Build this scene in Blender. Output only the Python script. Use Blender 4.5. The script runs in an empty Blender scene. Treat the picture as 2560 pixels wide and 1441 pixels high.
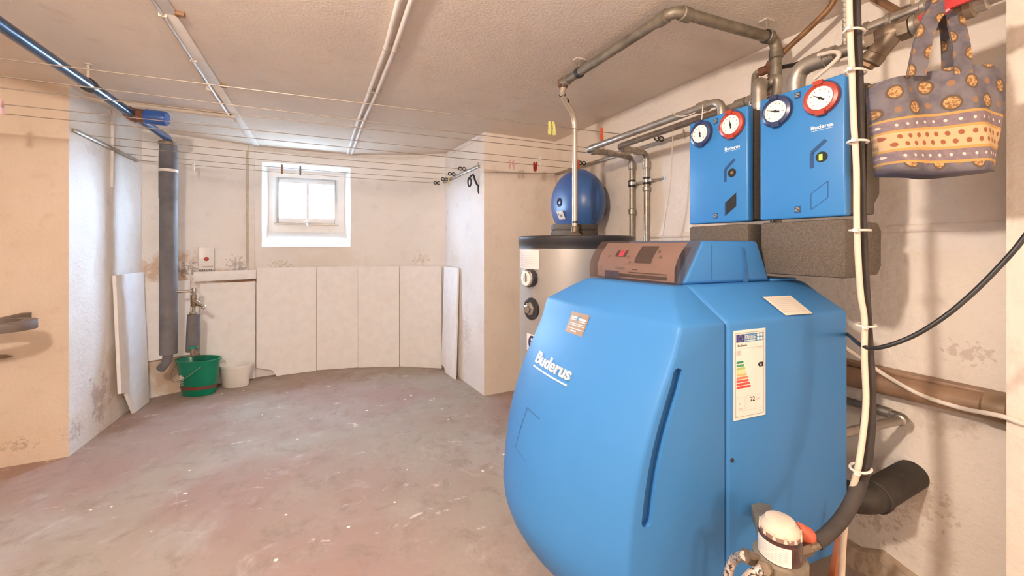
import bpy, bmesh, math, random
from mathutils import Vector, Matrix, geometry
random.seed(7)
V = Vector
R = math.radians
SC = bpy.context.scene
COL = SC.collection

# ------------------------------------------------------------------ camera, world, assumed lamps, exposure
FPX, HOR, EYE, YAW = 990.0, 615.0, 1.2, R(25.6)
SN, CS = math.sin(YAW), math.cos(YAW)
cam = bpy.data.cameras.new('camera')
cam.sensor_width = 36.0
cam.lens = FPX / 2560 * 36
cam.shift_y = -(720.5 - HOR) / 2560
cam.clip_start = 0.02
camo = bpy.data.objects.new('camera', cam)
COL.objects.link(camo)
camo.location = (0, 0, EYE)
camo.rotation_euler = (R(90), 0, -YAW)
SC.camera = camo

world = bpy.data.worlds.new('sky')
SC.world = world
world.use_nodes = True
bg = world.node_tree.nodes['Background']
bg.inputs[0].default_value = (0.56, 0.76, 1.0, 1)
bg.inputs[1].default_value = 72.0

LAMP_A = V((-0.55, 0.32, 1.96))
LAMP_B = V((0.60, -1.30, 1.12))


def lamp(name, loc, power, col, rad):
    l = bpy.data.lights.new(name, 'POINT')
    l.energy = power
    l.color = col
    l.shadow_soft_size = rad
    o = bpy.data.objects.new(name, l)
    COL.objects.link(o)
    o.location = loc
    return o


light_a = lamp('assumed_ceiling_light', LAMP_A, 60, (1.0, 0.835, 0.70), 0.05)  # assumed ceiling source, out of view, placed from shadow directions
light_b = lamp('assumed_wall_light', LAMP_B, 13, (1.0, 0.82, 0.67), 0.16)  # assumed low source behind the camera, added to match shadow directions
VS = SC.view_settings
VS.view_transform = 'Standard'
VS.look = 'None'
VS.exposure = 1.2
VS.gamma = 1.0
VS.use_curve_mapping = False
SC.cycles.diffuse_bounces = 8


# ------------------------------------------------------------------ geometry helpers
def ray(px, py):
    u = (px - 1280) / FPX
    return V((SN + u * CS, CS - u * SN, (HOR - py) / FPX))


def at(px, py, X=None, Y=None, Z=None, D=None):
    """point of a known plane (wall, floor, ceiling, depth) that is measured at a picture position"""
    r = ray(px, py)
    t = X / r.x if X is not None else Y / r.y if Y is not None else (Z - EYE) / r.z if Z is not None else D
    return V((0, 0, EYE)) + r * t


def at_line(px, py, P, Q):
    """the same for a vertical plane through plan points P and Q"""
    r = ray(px, py)
    n = V((-(Q[1] - P[1]), Q[0] - P[0], 0))
    t = n.dot(V((P[0], P[1], 0))) / (n.x * r.x + n.y * r.y)
    return V((0, 0, EYE)) + r * t


ORG = {}
EZ = V((0, 0, 1))


class MB:
    def __init__(s):
        s.v, s.f = [], []

    def add(s, vs, fs):
        o = len(s.v)
        s.v += [V(p) for p in vs]
        s.f += [tuple(i + o for i in f) for f in fs]
        return s

    def box(s, c, size, ax=None):
        ax = ax or (V((1, 0, 0)), V((0, 1, 0)), V((0, 0, 1)))
        c = V(c)
        vs = [c + ax[0] * (size[0] / 2 * i) + ax[1] * (size[1] / 2 * j) + ax[2] * (size[2] / 2 * k)
              for i in (-1, 1) for j in (-1, 1) for k in (-1, 1)]
        return s.add(vs, [(0, 1, 3, 2), (4, 6, 7, 5), (0, 4, 5, 1), (2, 3, 7, 6), (0, 2, 6, 4), (1, 5, 7, 3)])

    def span(s, a, b):
        a, b = V(a), V(b)
        return s.box((a + b) / 2, [abs(b[i] - a[i]) for i in range(3)])

    def bar(s, p, q, w, h, up=(0, 0, 1)):
        p, q = V(p), V(q)
        d = (q - p)
        L = d.length
        d.normalize()
        up = V(up)
        if abs(d.dot(up)) > .98:
            up = V((1, 0, 0))
        x = d.cross(up).normalized()
        z = x.cross(d)
        return s.box((p + q) / 2, (L, w, h), (d, x, z))

    def prism(s, poly, vec):
        n = len(poly)
        vec = V(vec)
        vs = [V(p) for p in poly] + [V(p) + vec for p in poly]
        fs = [tuple(range(n - 1, -1, -1)), tuple(range(n, 2 * n))]
        fs += [(i, (i + 1) % n, n + (i + 1) % n, n + i) for i in range(n)]
        return s.add(vs, fs)

    def tube(s, pts, r, n=10, cap=True):
        pts = [V(p) for p in pts]
        m = len(pts)
        rr = r if isinstance(r, (list, tuple)) else [r] * m
        t0 = (pts[1] - pts[0]).normalized()
        a = t0.orthogonal().normalized()
        vs, fs = [], []
        for i, p in enumerate(pts):
            t = (pts[min(i + 1, m - 1)] - pts[max(i - 1, 0)]).normalized()
            a = (a - t * a.dot(t)).normalized()
            b = t.cross(a)
            for k in range(n):
                w = 2 * math.pi * k / n
                vs.append(p + (a * math.cos(w) + b * math.sin(w)) * rr[i])
        for i in range(m - 1):
            for k in range(n):
                k2 = (k + 1) % n
                fs.append((i * n + k, i * n + k2, (i + 1) * n + k2, (i + 1) * n + k))
        if cap:
            fs.append(tuple(range(n - 1, -1, -1)))
            fs.append(tuple((m - 1) * n + k for k in range(n)))
        return s.add(vs, fs)

    def lathe(s, prof, o, axis=(0, 0, 1), n=24, sx=1, sy=1, xdir=None):
        o, ax = V(o), V(axis).normalized()
        x = V(xdir) if xdir else ax.orthogonal().normalized()
        x = (x - ax * x.dot(ax)).normalized()
        y = ax.cross(x)
        vs, fs = [], []
        m = len(prof)
        for (r, h) in prof:
            for k in range(n):
                w = 2 * math.pi * k / n
                vs.append(o + ax * h + x * (r * sx * math.cos(w)) + y * (r * sy * math.sin(w)))
        for i in range(m - 1):
            for k in range(n):
                k2 = (k + 1) % n
                fs.append((i * n + k, i * n + k2, (i + 1) * n + k2, (i + 1) * n + k))
        fs.append(tuple(range(n - 1, -1, -1)))
        fs.append(tuple((m - 1) * n + k for k in range(n)))
        return s.add(vs, fs)

    def build(s, name, mat, parent=None, smooth=38, bevel=0, seg=2, org=None):
        me = bpy.data.meshes.new(name)
        if parent is not None:
            o0 = ORG[parent]
        elif org is not None:
            o0 = V(org)
        else:
            lo = [min(v[i] for v in s.v) for i in range(3)]
            hi = [max(v[i] for v in s.v) for i in range(3)]
            o0 = V(((lo[0] + hi[0]) / 2, (lo[1] + hi[1]) / 2, lo[2]))
        bm = bmesh.new()
        bv = [bm.verts.new(v - o0) for v in s.v]
        for f in s.f:
            try:
                bm.faces.new([bv[i] for i in f])
            except ValueError:
                pass
        bmesh.ops.remove_doubles(bm, verts=bm.verts, dist=1e-6)
        bmesh.ops.recalc_face_normals(bm, faces=bm.faces)
        if bevel:
            es = [e for e in bm.edges if len(e.link_faces) == 2 and e.calc_face_angle(0) > R(24)]
            bmesh.ops.bevel(bm, geom=es, offset=bevel, segments=seg, profile=.5, affect='EDGES', clamp_overlap=True)
        bm.to_mesh(me)
        bm.free()
        if smooth:
            me.polygons.foreach_set('use_smooth', [True] * len(me.polygons))
            me.set_sharp_from_angle(angle=R(smooth))
        me.materials.append(M[mat] if isinstance(mat, str) else mat)
        o = bpy.data.objects.new(name, me)
        COL.objects.link(o)
        if parent is not None:
            o.parent = parent
        else:
            o.location = o0
        ORG[o] = o0
        return o


def tag(o, label, cat, group=None, kind=None):
    o['label'] = label
    o['category'] = cat
    if group:
        o['group'] = group
    if kind:
        o['kind'] = kind
    return o


def struct(o):
    o['kind'] = 'structure'
    return o


def thing(name, label, cat, loc, group=None):
    o = bpy.data.objects.new(name, None)
    COL.objects.link(o)
    o.empty_display_size = .05
    o.location = loc
    ORG[o] = V(loc)
    return tag(o, label, cat, group)


def fillet(pts, rad, n=6):
    pts = [V(p) for p in pts]
    out = [pts[0]]
    for i in range(1, len(pts) - 1):
        a, b, c = pts[i - 1], pts[i], pts[i + 1]
        u, w = (a - b), (c - b)
        ra = min(rad, u.length * .49, w.length * .49)
        p, q = b + u.normalized() * ra, b + w.normalized() * ra
        for k in range(n + 1):
            t = k / n
            out.append(p * (1 - t) ** 2 + b * 2 * t * (1 - t) + q * t * t)
    out.append(pts[-1])
    return out


def spline(pts, n=8):
    pts = [V(p) for p in pts]
    P = [pts[0] * 2 - pts[1]] + pts + [pts[-1] * 2 - pts[-2]]
    out = []
    for i in range(1, len(P) - 2):
        a, b, c, d = P[i - 1:i + 3]
        for k in range(n):
            t = k / n
            out.append(.5 * ((2 * b) + (c - a) * t + (2 * a - 5 * b + 4 * c - d) * t * t + (3 * b - a - 3 * c + d) * t ** 3))
    out.append(pts[-1])
    return out


def text_mb(body, height, width=None, weight=0.0, depth=0.0):
    """lettering as flat polygons in local x (right), y (up), starting at 0,0"""
    cu = bpy.data.curves.new('lettering', 'FONT')
    cu.body = body
    cu.size = 1.0
    cu.offset = weight
    cu.extrude = depth
    cu.resolution_u = 3
    ob = bpy.data.objects.new('lettering', cu)
    COL.objects.link(ob)
    bpy.context.view_layer.update()
    dg = bpy.context.evaluated_depsgraph_get()
    me = bpy.data.meshes.new_from_object(ob.evaluated_get(dg))
    vs = [v.co.copy() for v in me.vertices]
    fs = [tuple(p.vertices) for p in me.polygons]
    bpy.data.objects.remove(ob)
    bpy.data.curves.remove(cu)
    bpy.data.meshes.remove(me)
    x0, x1 = min(v.x for v in vs), max(v.x for v in vs)
    y0, y1 = min(v.y for v in vs), max(v.y for v in vs)
    sy = height / (y1 - y0)
    sx = width / (x1 - x0) if width else sy
    return [V(((v.x - x0) * sx, (v.y - y0) * sy, v.z)) for v in vs], fs


def put_text(mb, body, o, ex, ey, height, width=None, weight=0.0, depth=0.0):
    vs, fs = text_mb(body, height, width, weight, depth)
    en = V(ex).cross(V(ey))
    mb.add([V(o) + V(ex) * v.x + V(ey) * v.y + en * v.z for v in vs], fs)


# ------------------------------------------------------------------ materials
M = {}


def nodes(name):
    m = bpy.data.materials.new(name)
    m.use_nodes = True
    nt = m.node_tree
    M[name] = m
    return m, nt, nt.nodes['Principled BSDF']


def nd(nt, typ, **kw):
    n = nt.nodes.new(typ)
    for k, v in kw.items():
        if k.startswith('i_'):
            n.inputs[k[2:].replace('_', ' ')].default_value = v
        else:
            setattr(n, k, v)
    return n


def math_(nt, op, a, b=None, clamp=False):
    n = nt.nodes.new('ShaderNodeMath')
    n.operation = op
    n.use_clamp = clamp
    for i, x in enumerate((a, b)):
        if x is None:
            continue
        if isinstance(x, (int, float)):
            n.inputs[i].default_value = x
        else:
            nt.links.new(x, n.inputs[i])
    return n.outputs[0]


def mix_(nt, fac, a, b):
    n = nt.nodes.new('ShaderNodeMix')
    n.data_type = 'RGBA'
    if isinstance(fac, (int, float)):
        n.inputs[0].default_value = fac
    else:
        nt.links.new(fac, n.inputs[0])
    for i, x in ((6, a), (7, b)):
        if isinstance(x, tuple):
            n.inputs[i].default_value = (*x, 1)
        else:
            nt.links.new(x, n.inputs[i])
    return n.outputs[2]


def noise(nt, vec, scale, detail=4, rough=.55, dist=0.0):
    n = nd(nt, 'ShaderNodeTexNoise')
    n.inputs['Scale'].default_value = scale
    n.inputs['Detail'].default_value = detail
    n.inputs['Roughness'].default_value = rough
    n.inputs['Distortion'].default_value = dist
    nt.links.new(vec, n.inputs['Vector'])
    return n.outputs[0]


def step(nt, x, lo, hi):
    n = nt.nodes.new('ShaderNodeMapRange')
    n.interpolation_type = 'SMOOTHSTEP'
    n.inputs[1].default_value = lo
    n.inputs[2].default_value = hi
    nt.links.new(x, n.inputs[0])
    return n.outputs[0]


def bump(nt, bs, h, strength, dist=.01):
    b = nt.nodes.new('ShaderNodeBump')
    b.inputs['Strength'].default_value = strength
    b.inputs['Distance'].default_value = dist
    nt.links.new(h, b.inputs['Height'])
    nt.links.new(b.outputs[0], bs.inputs['Normal'])


def mat(name, col, rough=.5, metal=0.0, var=0.06, scale=14, bmp=0.0, bscale=120, col2=None, spec=.5, coat=0.0):
    m, nt, bs = nodes(name)
    pos = nd(nt, 'ShaderNodeNewGeometry').outputs['Position']
    c2 = col2 or tuple(max(0, c * (1 - 3 * var)) for c in col)
    nz = step(nt, noise(nt, pos, scale), .3, .75)
    nt.links.new(mix_(nt, nz, col, c2), bs.inputs['Base Color'])
    bs.inputs['Roughness'].default_value = rough
    bs.inputs['Metallic'].default_value = metal
    bs.inputs['Specular IOR Level'].default_value = spec
    bs.inputs['Coat Weight'].default_value = coat
    if bmp:
        bump(nt, bs, noise(nt, pos, bscale, 3), bmp, .004)
    return m


def glow(name, col, strength):
    m, nt, bs = nodes(name)
    bs.inputs['Base Color'].default_value = (*col, 1)
    bs.inputs['Emission Color'].default_value = (*col, 1)
    bs.inputs['Emission Strength'].default_value = strength
    return m


def plaster(name, base, alt, stains=(), bscale=55, bstr=.35, wave=2.2):
    """painted plaster; stains = (centre, radius, colour, raggedness, strength, stretch in z)"""
    m, nt, bs = nodes(name)
    pos = nd(nt, 'ShaderNodeNewGeometry').outputs['Position']
    c = mix_(nt, step(nt, noise(nt, pos, 1.7, 5), .35, .7), base, alt)
    c = mix_(nt, step(nt, noise(nt, pos, 9, 6, .65), .52, .8), c, tuple(x * .93 for x in alt))
    for (ctr, rad, col, rag, stg, zs) in stains:
        sub = nd(nt, 'ShaderNodeVectorMath', operation='SUBTRACT')
        nt.links.new(pos, sub.inputs[0])
        sub.inputs[1].default_value = ctr
        mul = nd(nt, 'ShaderNodeVectorMath', operation='MULTIPLY')
        nt.links.new(sub.outputs[0], mul.inputs[0])
        mul.inputs[1].default_value = (1, 1, 1 / zs)
        ln = nd(nt, 'ShaderNodeVectorMath', operation='LENGTH')
        nt.links.new(mul.outputs[0], ln.inputs[0])
        d = math_(nt, 'MULTIPLY', ln.outputs['Value'], 1 / rad)
        k = math_(nt, 'SUBTRACT', 1.0, d)
        nz = math_(nt, 'MULTIPLY', math_(nt, 'SUBTRACT', noise(nt, pos, 2.2 / rad if rag < 2 else 14 / rad ** .5, 6, .65), .5), rag * 2.0)
        f = math_(nt, 'MULTIPLY', step(nt, math_(nt, 'ADD', k, nz), .26, .75), stg * .85)
        # nothing beyond twice the radius
        f = math_(nt, 'MULTIPLY', f, step(nt, math_(nt, 'SUBTRACT', 1.5, d), 0, .4))
        c = mix_(nt, f, c, col)
    nt.links.new(c, bs.inputs['Base Color'])
    bs.inputs['Roughness'].default_value = 1.0
    bs.inputs['Specular IOR Level'].default_value = .0
    h = math_(nt, 'ADD', noise(nt, pos, bscale, 4), math_(nt, 'MULTIPLY', noise(nt, pos, 6, 3), wave))
    bump(nt, bs, h, bstr, .012)
    return m


WH, WA = (.82, .79, .755), (.76, .725, .685)
DAMP, MOLD, SAND = (.56, .42, .31), (.22, .17, .15), (.62, .50, .38)
plaster('plaster_plain', WH, WA)
plaster('plaster_ceiling', (.74, .66, .58), (.68, .60, .53), bscale=95, bstr=.28, wave=.8)
LEFT_STAINS = [
    ((-1.50, 3.12, .11), .08, MOLD, 2.4, .6, .6), ((-1.42, 3.12, .14), .26, (.70, .56, .42), 1.2, .6, .5),
    ((-1.86, 3.12, .04), .30, (.60, .46, .33), 1.2, .7, .35), ((-1.75, 3.12, 1.735), .22, (.62, .50, .40), 1.3, .6, .14),
    ((-1.29, 3.44, .22), .16, (.42, .32, .30), 1.9, .7, 1.5), ((-1.29, 3.62, .30), .24, (.66, .55, .47), 1.4, .7, 1.2),
    ((-1.29, 3.18, .12), .08, (.4, .33, .30), 2.6, .5, 1.0), ((-1.29, 3.35, 1.80), .12, (.66, .58, .52), 1.4, .6, .5)]
plaster('plaster_left', WH, WA, LEFT_STAINS)
plaster('plaster_lamp_orange', (.70, .59, .48), (.64, .53, .42), LEFT_STAINS)  # orange lamp cast mixed into this wall's base colour; the stains are its own
plaster('plaster_back', (.86, .85, .835), (.81, .795, .775), [
    ((-1.15, 4.06, 1.02), .30, (.62, .45, .32), 1.1, 1.0, .8), ((-1.02, 4.12, 1.0), .15, MOLD, 2.6, .75, .5),
    ((-.80, 4.20, .93), .26, (.60, .44, .32), 1.1, 1.0, .6), ((-.66, 4.26, .96), .12, MOLD, 2.6, .6, .8),
    ((-.70, 4.26, 1.04), .10, MOLD, 2.7, .55, .7), ((-1.05, 4.10, .15), .50, (.60, .44, .30), .9, 1.0, .6),
    ((-.35, 4.33, 1.02), .13, (.55, .48, .36), 2.2, .7, .5), ((.1, 4.3, 1.05), .6, (.74, .68, .61), 1.3, .5, .3),
    ((.9, 3.98, 1.06), .12, (.60, .52, .42), 2.2, .7, .5)])
plaster('plaster_pier', WH, WA, [
    ((1.12, 3.55, 1.08), .14, (.72, .64, .55), 1.5, .6, .8), ((1.14, 3.3, .45), .12, (.6, .54, .48), 2.4, .6, 1.5),
    ((1.5, 2.95, .10), .14, (.5, .38, .28), 1.8, .6, .4)])
plaster('plaster_lamp_warm', (.83, .755, .67), (.77, .69, .60))  # white plaster with the lamp's warmth tinted into the colour
plaster('plaster_right', (.82, .755, .68), (.76, .69, .61), [  # base colour carries part of the warm lamplight; stains are real
    ((1.835, .63, .33), .12, (.5, .38, .28), 2.0, .6, .7), ((1.835, .60, .62), .14, (.62, .52, .44), 2.2, .5, .5),
    ((1.835, .75, .22), .09, (.45, .34, .26), 2.6, .6, 1.2), ((1.835, .5, .86), .07, (.5, .4, .32), 2.7, .6, .6)])
plaster('rough_mortar', (.50, .39, .29), (.34, .26, .19), bscale=24, bstr=1.0)
plaster('reveal_white', (.90, .90, .89), (.86, .86, .85), [((-.1, 4.45, 1.26), .14, (.72, .66, .58), 2.2, .5, .3)])


def floor_mat():
    m, nt, bs = nodes('concrete_floor')
    pos = nd(nt, 'ShaderNodeNewGeometry').outputs['Position']
    c = mix_(nt, step(nt, noise(nt, pos, .85, 4, .5, .4), .36, .62), (.38, .33, .275), (.36, .245, .21))
    c = mix_(nt, math_(nt, 'MULTIPLY', step(nt, noise(nt, pos, 1.5, 5, .6, .6), .50, .72), .8), c, (.43, .385, .35))
    c = mix_(nt, math_(nt, 'MULTIPLY', step(nt, noise(nt, pos, 5.5, 8, .7, .8), .55, .78), .55), c, (.60, .54, .49))
    c = mix_(nt, math_(nt, 'MULTIPLY', step(nt, noise(nt, pos, 7, 9, .75, .5), .48, .70), .6), c, (.25, .19, .15))
    # scuffed paint and plaster crumbs
    sc = nd(nt, 'ShaderNodeMapping')
    sc.inputs['Scale'].default_value = (2.0, 5.0, 1)
    sc.inputs['Rotation'].default_value = (0, 0, .5)
    nt.links.new(pos, sc.inputs[0])
    k = math_(nt, 'MULTIPLY', step(nt, noise(nt, sc.outputs[0], 1.6, 9, .72, .5), .60, .68), step(nt, noise(nt, pos, 24, 4), .42, .6))
    c = mix_(nt, math_(nt, 'MULTIPLY', k, .8), c, (.80, .72, .66))
    vo = nd(nt, 'ShaderNodeTexVoronoi')
    vo.inputs['Scale'].default_value = 8.5
    nt.links.new(pos, vo.inputs['Vector'])
    wob = math_(nt, 'ADD', vo.outputs['Distance'], math_(nt, 'MULTIPLY', noise(nt, pos, 40, 3), .10))
    sp = math_(nt, 'SUBTRACT', 1.0, step(nt, wob, .10, .13))
    cn = nd(nt, 'ShaderNodeSeparateColor')
    nt.links.new(vo.outputs['Color'], cn.inputs[0])
    sp = math_(nt, 'MULTIPLY', sp, step(nt, cn.outputs[0], .42, .46))
    c = mix_(nt, sp, c, (.86, .82, .78))
    nt.links.new(c, bs.inputs['Base Color'])
    nt.links.new(math_(nt, 'ADD', .58, math_(nt, 'MULTIPLY', noise(nt, pos, 3, 4), .35)), bs.inputs['Roughness'])
    bs.inputs['Specular IOR Level'].default_value = .22
    bump(nt, bs, math_(nt, 'ADD', noise(nt, pos, 30, 5), noise(nt, pos, 4, 3)), .35, .012)


floor_mat()
mat('board_white', (.90, .905, .91), .75, var=.02, bmp=.15, bscale=300, spec=.25)
mat('white_paint', (.90, .90, .89), .45, var=.02)
mat('white_plastic', (.84, .83, .81), .35, var=.01)
mat('trunking', (.80, .77, .73), .5, var=.03)
mat('conduit_paint', (.62, .55, .47), .5, var=.05)
mat('boiler_blue', (.050, .215, .52), .44, var=.012, scale=5, bmp=.02, bscale=500, spec=.28)
mat('boiler_blue_dark', (.035, .15, .36), .4, var=.03)
mat('pump_blue', (.036, .215, .54), .38, var=.012, scale=8, bmp=.05, bscale=600)
mat('pump_recess', (.015, .07, .20), .5, var=.02)
mat('vessel_blue', (.05, .13, .36), .35, var=.03, scale=6)
mat('pipe_blue', (.06, .12, .23), .22, metal=.55, var=.05)
mat('valve_blue', (.03, .10, .36), .3, var=.03)
mat('rust', (.22, .09, .05), .75, var=.2, scale=60, bmp=.4)
mat('copper_old', (.36, .20, .10), .55, metal=.5, var=.15, scale=30)
mat('brass_dull', (.27, .205, .145), .5, metal=.6, var=.12, scale=30)
mat('galvanised', (.46, .42, .36), .42, metal=.75, var=.1, scale=26, bmp=.1)
mat('galvanised_dull', (.30, .26, .20), .55, metal=.6, var=.14, scale=18, bmp=.2)
mat('steel_bright', (.66, .64, .60), .25, metal=.9, var=.06, scale=20)
mat('letter_silver', (.78, .78, .77), .35, metal=.35, var=.02)
mat('chrome', (.75, .74, .72), .12, metal=1.0, var=.02)
mat('alu_pipe', (.62, .54, .44), .4, metal=.5, var=.05)
mat('insulation_grey', (.17, .17, .18), .8, var=.1, scale=8, bmp=.2, bscale=60)
mat('foam_black', (.055, .045, .04), .8, var=.15, bmp=.2)
mat('epp_foam', (.14, .115, .092), .85, var=.15, scale=210, bmp=.5, bscale=170)
mat('tank_silver', (.46, .44, .41), .42, metal=.45, var=.02, scale=4)
mat('tank_black', (.035, .035, .04), .4, var=.1)
mat('rubber_black', (.02, .02, .022), .45, var=.1)
mat('dial_face', (.88, .85, .80), .35, var=.01)
mat('dial_red', (.42, .055, .03), .35, var=.03)
mat('dial_navy', (.035, .05, .13), .3, var=.03)
mat('ink', (.014, .014, .014), .7, var=.05)
mat('ink_grey', (.30, .28, .27), .7, var=.05)
mat('ink_pale', (.55, .52, .50), .7, var=.03)
mat('paper', (.80, .76, .71), .8, var=.02)
mat('paper_cream', (.72, .66, .56), .8, var=.03)
mat('sticker_bronze', (.30, .20, .12), .4, var=.06)
mat('cable_beige', (.72, .60, .47), .5, var=.04)
mat('cable_white', (.76, .70, .62), .5, var=.03)
mat('tie_white', (.80, .76, .68), .4, var=.02)
mat('pipe_brown', (.34, .21, .13), .45, var=.12, scale=10)
mat('iron_dark', (.055, .045, .038), .6, metal=.3, var=.15, scale=20, bmp=.2)
mat('post_orange', (.42, .13, .05), .6, var=.08)
mat('bucket_green', (.0, .21, .115), .28, var=.03)
mat('bucket_band', (.20, .05, .04), .4, var=.05)
mat('bucket_white', (.83, .82, .80), .35, var=.01)
mat('lever_red', (.50, .045, .045), .35, var=.03)
mat('handle_grey', (.20, .16, .14), .55, metal=.2, var=.1)
mat('wire_steel', (.34, .29, .24), .45, metal=.4, var=.05)
mat('peg_yellow', (.70, .66, .20), .5, var=.02)
mat('peg_red', (.42, .02, .03), .45, var=.02)
mat('peg_orange', (.62, .10, .04), .45, var=.02)
mat('peg_pink', (.78, .48, .46), .5, var=.02)
mat('peg_wood', (.26, .12, .06), .6, var=.05)
mat('peg_grey', (.12, .12, .12), .5, var=.05)
mat('filter_cap', (.72, .60, .48), .4, var=.02)
mat('filter_metal', (.36, .31, .24), .5, metal=.6, var=.08, scale=30)
mat('filter_red', (.62, .13, .07), .4, var=.03)
mat('oil_red', (.22, .045, .03), .25, var=.1)
mat('eu_blue', (.03, .04, .22), .5, var=.02)
mat('energ_blue', (.05, .25, .50), .5, var=.02)
for i, cc in enumerate([(.03, .26, .14), (.06, .36, .17), (.40, .52, .16), (.80, .70, .25), (.75, .48, .18), (.68, .22, .11), (.62, .09, .07), (.62, .08, .06), (.60, .06, .05)]):
    mat('energy_bar_%d' % i, cc, .5, var=.01)
mat('facade_bluegrey', (.016, .027, .032), .8, var=.02, scale=.3)
mat('outer_white', (.5, .5, .5), .8, var=.03)
mat('yard_ground', (.62, .61, .59), .9, var=.1)
mat('leaf_pale', (.07, .10, .055), .7, var=.1, scale=3)
glow('led_red', (1.0, .03, .08), 1.3)
glow('led_green', (.35, .9, .05), .9)
glow('bulb_glass', (1.0, .72, .45), 6.0)  # glow of the two assumed bulbs
mat('panel_tan', (.50, .40, .36), .5, var=.02)
mat('screen_dark', (.07, .06, .05), .3, var=.05)


def clear_mat(name, tint, body, fac, rough=.06):
    m, nt, bs = nodes(name)
    bs.inputs['Base Color'].default_value = (*body, 1)
    bs.inputs['Roughness'].default_value = rough
    tr = nd(nt, 'ShaderNodeBsdfTransparent')
    tr.inputs[0].default_value = (*tint, 1)
    gl = nd(nt, 'ShaderNodeBsdfGlossy')
    gl.inputs['Roughness'].default_value = rough
    lw = nd(nt, 'ShaderNodeLayerWeight')
    lw.inputs[0].default_value = .5
    frv = math_(nt, 'ADD', .04, math_(nt, 'MULTIPLY', math_(nt, 'POWER', lw.outputs['Facing'], 5.0), .9), clamp=True)
    mx = nd(nt, 'ShaderNodeMixShader')
    mx.inputs[0].default_value = fac
    nt.links.new(tr.outputs[0], mx.inputs[1])
    nt.links.new(bs.outputs[0], mx.inputs[2])
    m2 = nd(nt, 'ShaderNodeMixShader')
    nt.links.new(frv, m2.inputs[0])
    nt.links.new(mx.outputs[0], m2.inputs[1])
    nt.links.new(gl.outputs[0], m2.inputs[2])
    nt.links.new(m2.outputs[0], nt.nodes['Material Output'].inputs[0])
    return m


clear_mat('window_glass', (.94, .98, 1.0), (.9, .95, 1), .02, .02)
clear_mat('smoked_plastic', (.72, .62, .59), (.21, .155, .14), .22, .05)
clear_mat('clear_bowl', (.75, .62, .60), (.25, .18, .18), .15, .05)


def bag_mat():
    m, nt, bs = nodes('bag_fabric')
    uv = nd(nt, 'ShaderNodeUVMap').outputs[0]
    sp = nd(nt, 'ShaderNodeSeparateXYZ')
    nt.links.new(uv, sp.inputs[0])
    u, v = sp.outputs[0], sp.outputs[1]

    def tri(x, per, off=0.0):
        f = math_(nt, 'FRACT', math_(nt, 'ADD', math_(nt, 'MULTIPLY', x, 1 / per), off))
        return math_(nt, 'SUBTRACT', f, .5)

    def dots(px, pv, r0, soft, off=True, ou=0.0, ov=0.0):
        row = math_(nt, 'FLOOR', math_(nt, 'ADD', math_(nt, 'MULTIPLY', v, 1 / pv), ov))
        sh = math_(nt, 'MULTIPLY', row, .5) if off else 0.0
        fu = math_(nt, 'SUBTRACT', math_(nt, 'FRACT', math_(nt, 'ADD', math_(nt, 'ADD', math_(nt, 'MULTIPLY', u, 1 / px), ou), sh)), .5)
        fv = tri(v, pv, ov)
        d = math_(nt, 'SQRT', math_(nt, 'ADD', math_(nt, 'POWER', math_(nt, 'MULTIPLY', fu, px), 2), math_(nt, 'POWER', math_(nt, 'MULTIPLY', fv, pv), 2)))
        return d

    def band(lo, hi):
        return math_(nt, 'MULTIPLY', math_(nt, 'GREATER_THAN', v, lo), math_(nt, 'LESS_THAN', v, hi))
    nz = noise(nt, uv, 60, 3)
    grey = mix_(nt, step(nt, noise(nt, uv, 22, 4), .35, .7), (.19, .172, .185), (.115, .105, .128))
    d = dots(.088, .046, .02, .004)
    c = mix_(nt, math_(nt, 'SUBTRACT', 1.0, step(nt, d, .0165, .020)), grey, (.13, .09, .06))
    inner = mix_(nt, step(nt, noise(nt, uv, 140, 2), .42, .6), (.52, .33, .15), (.26, .13, .06))
    c = mix_(nt, math_(nt, 'SUBTRACT', 1.0, step(nt, d, .0125, .0150)), c, inner)
    d2 = dots(.088, .046, .02, .004, ou=.5)
    c = mix_(nt, math_(nt, 'SUBTRACT', 1.0, step(nt, d2, .006, .009)), c, (.30, .17, .10))
    ochre = (.50, .30, .10)
    cream = (.56, .40, .23)
    purp = mix_(nt, step(nt, nz, .4, .6), (.21, .16, .18), (.25, .19, .20))
    for lo, hi in ((.026, .052), (.108, .134)):
        c = mix_(nt, band(lo - .006, hi + .006), c, ochre)
        pd = mix_(nt, math_(nt, 'SUBTRACT', 1.0, step(nt, dots(.026, .026, .003, .001, off=False, ov=-lo / .026), .003, .0042)), purp, (.70, .58, .50))
        c = mix_(nt, band(lo, hi), c, pd)
    dd = dots(.026, .020, .006, .002)
    leaf = mix_(nt, math_(nt, 'SUBTRACT', 1.0, step(nt, dd, .0050, .0068)), cream, (.30, .11, .06))
    c = mix_(nt, band(.058, .102), c, leaf)
    nt.links.new(c, bs.inputs['Base Color'])
    bs.inputs['Roughness'].default_value = .9
    bs.inputs['Specular IOR Level'].default_value = .15
    bump(nt, bs, math_(nt, 'ADD', noise(nt, uv, 30, 3), math_(nt, 'MULTIPLY', noise(nt, uv, 300, 2), .3)), .5, .006)


bag_mat()


def hose_mat():
    m, nt, bs = nodes('braided_hose')
    pos = nd(nt, 'ShaderNodeNewGeometry').outputs['Position']
    c = mix_(nt, step(nt, noise(nt, pos, 160, 2), .40, .48), (.06, .05, .05), (.62, .52, .44))
    nt.links.new(c, bs.inputs['Base Color'])
    bs.inputs['Roughness'].default_value = .5
    bs.inputs['Metallic'].default_value = .3


hose_mat()

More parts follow.
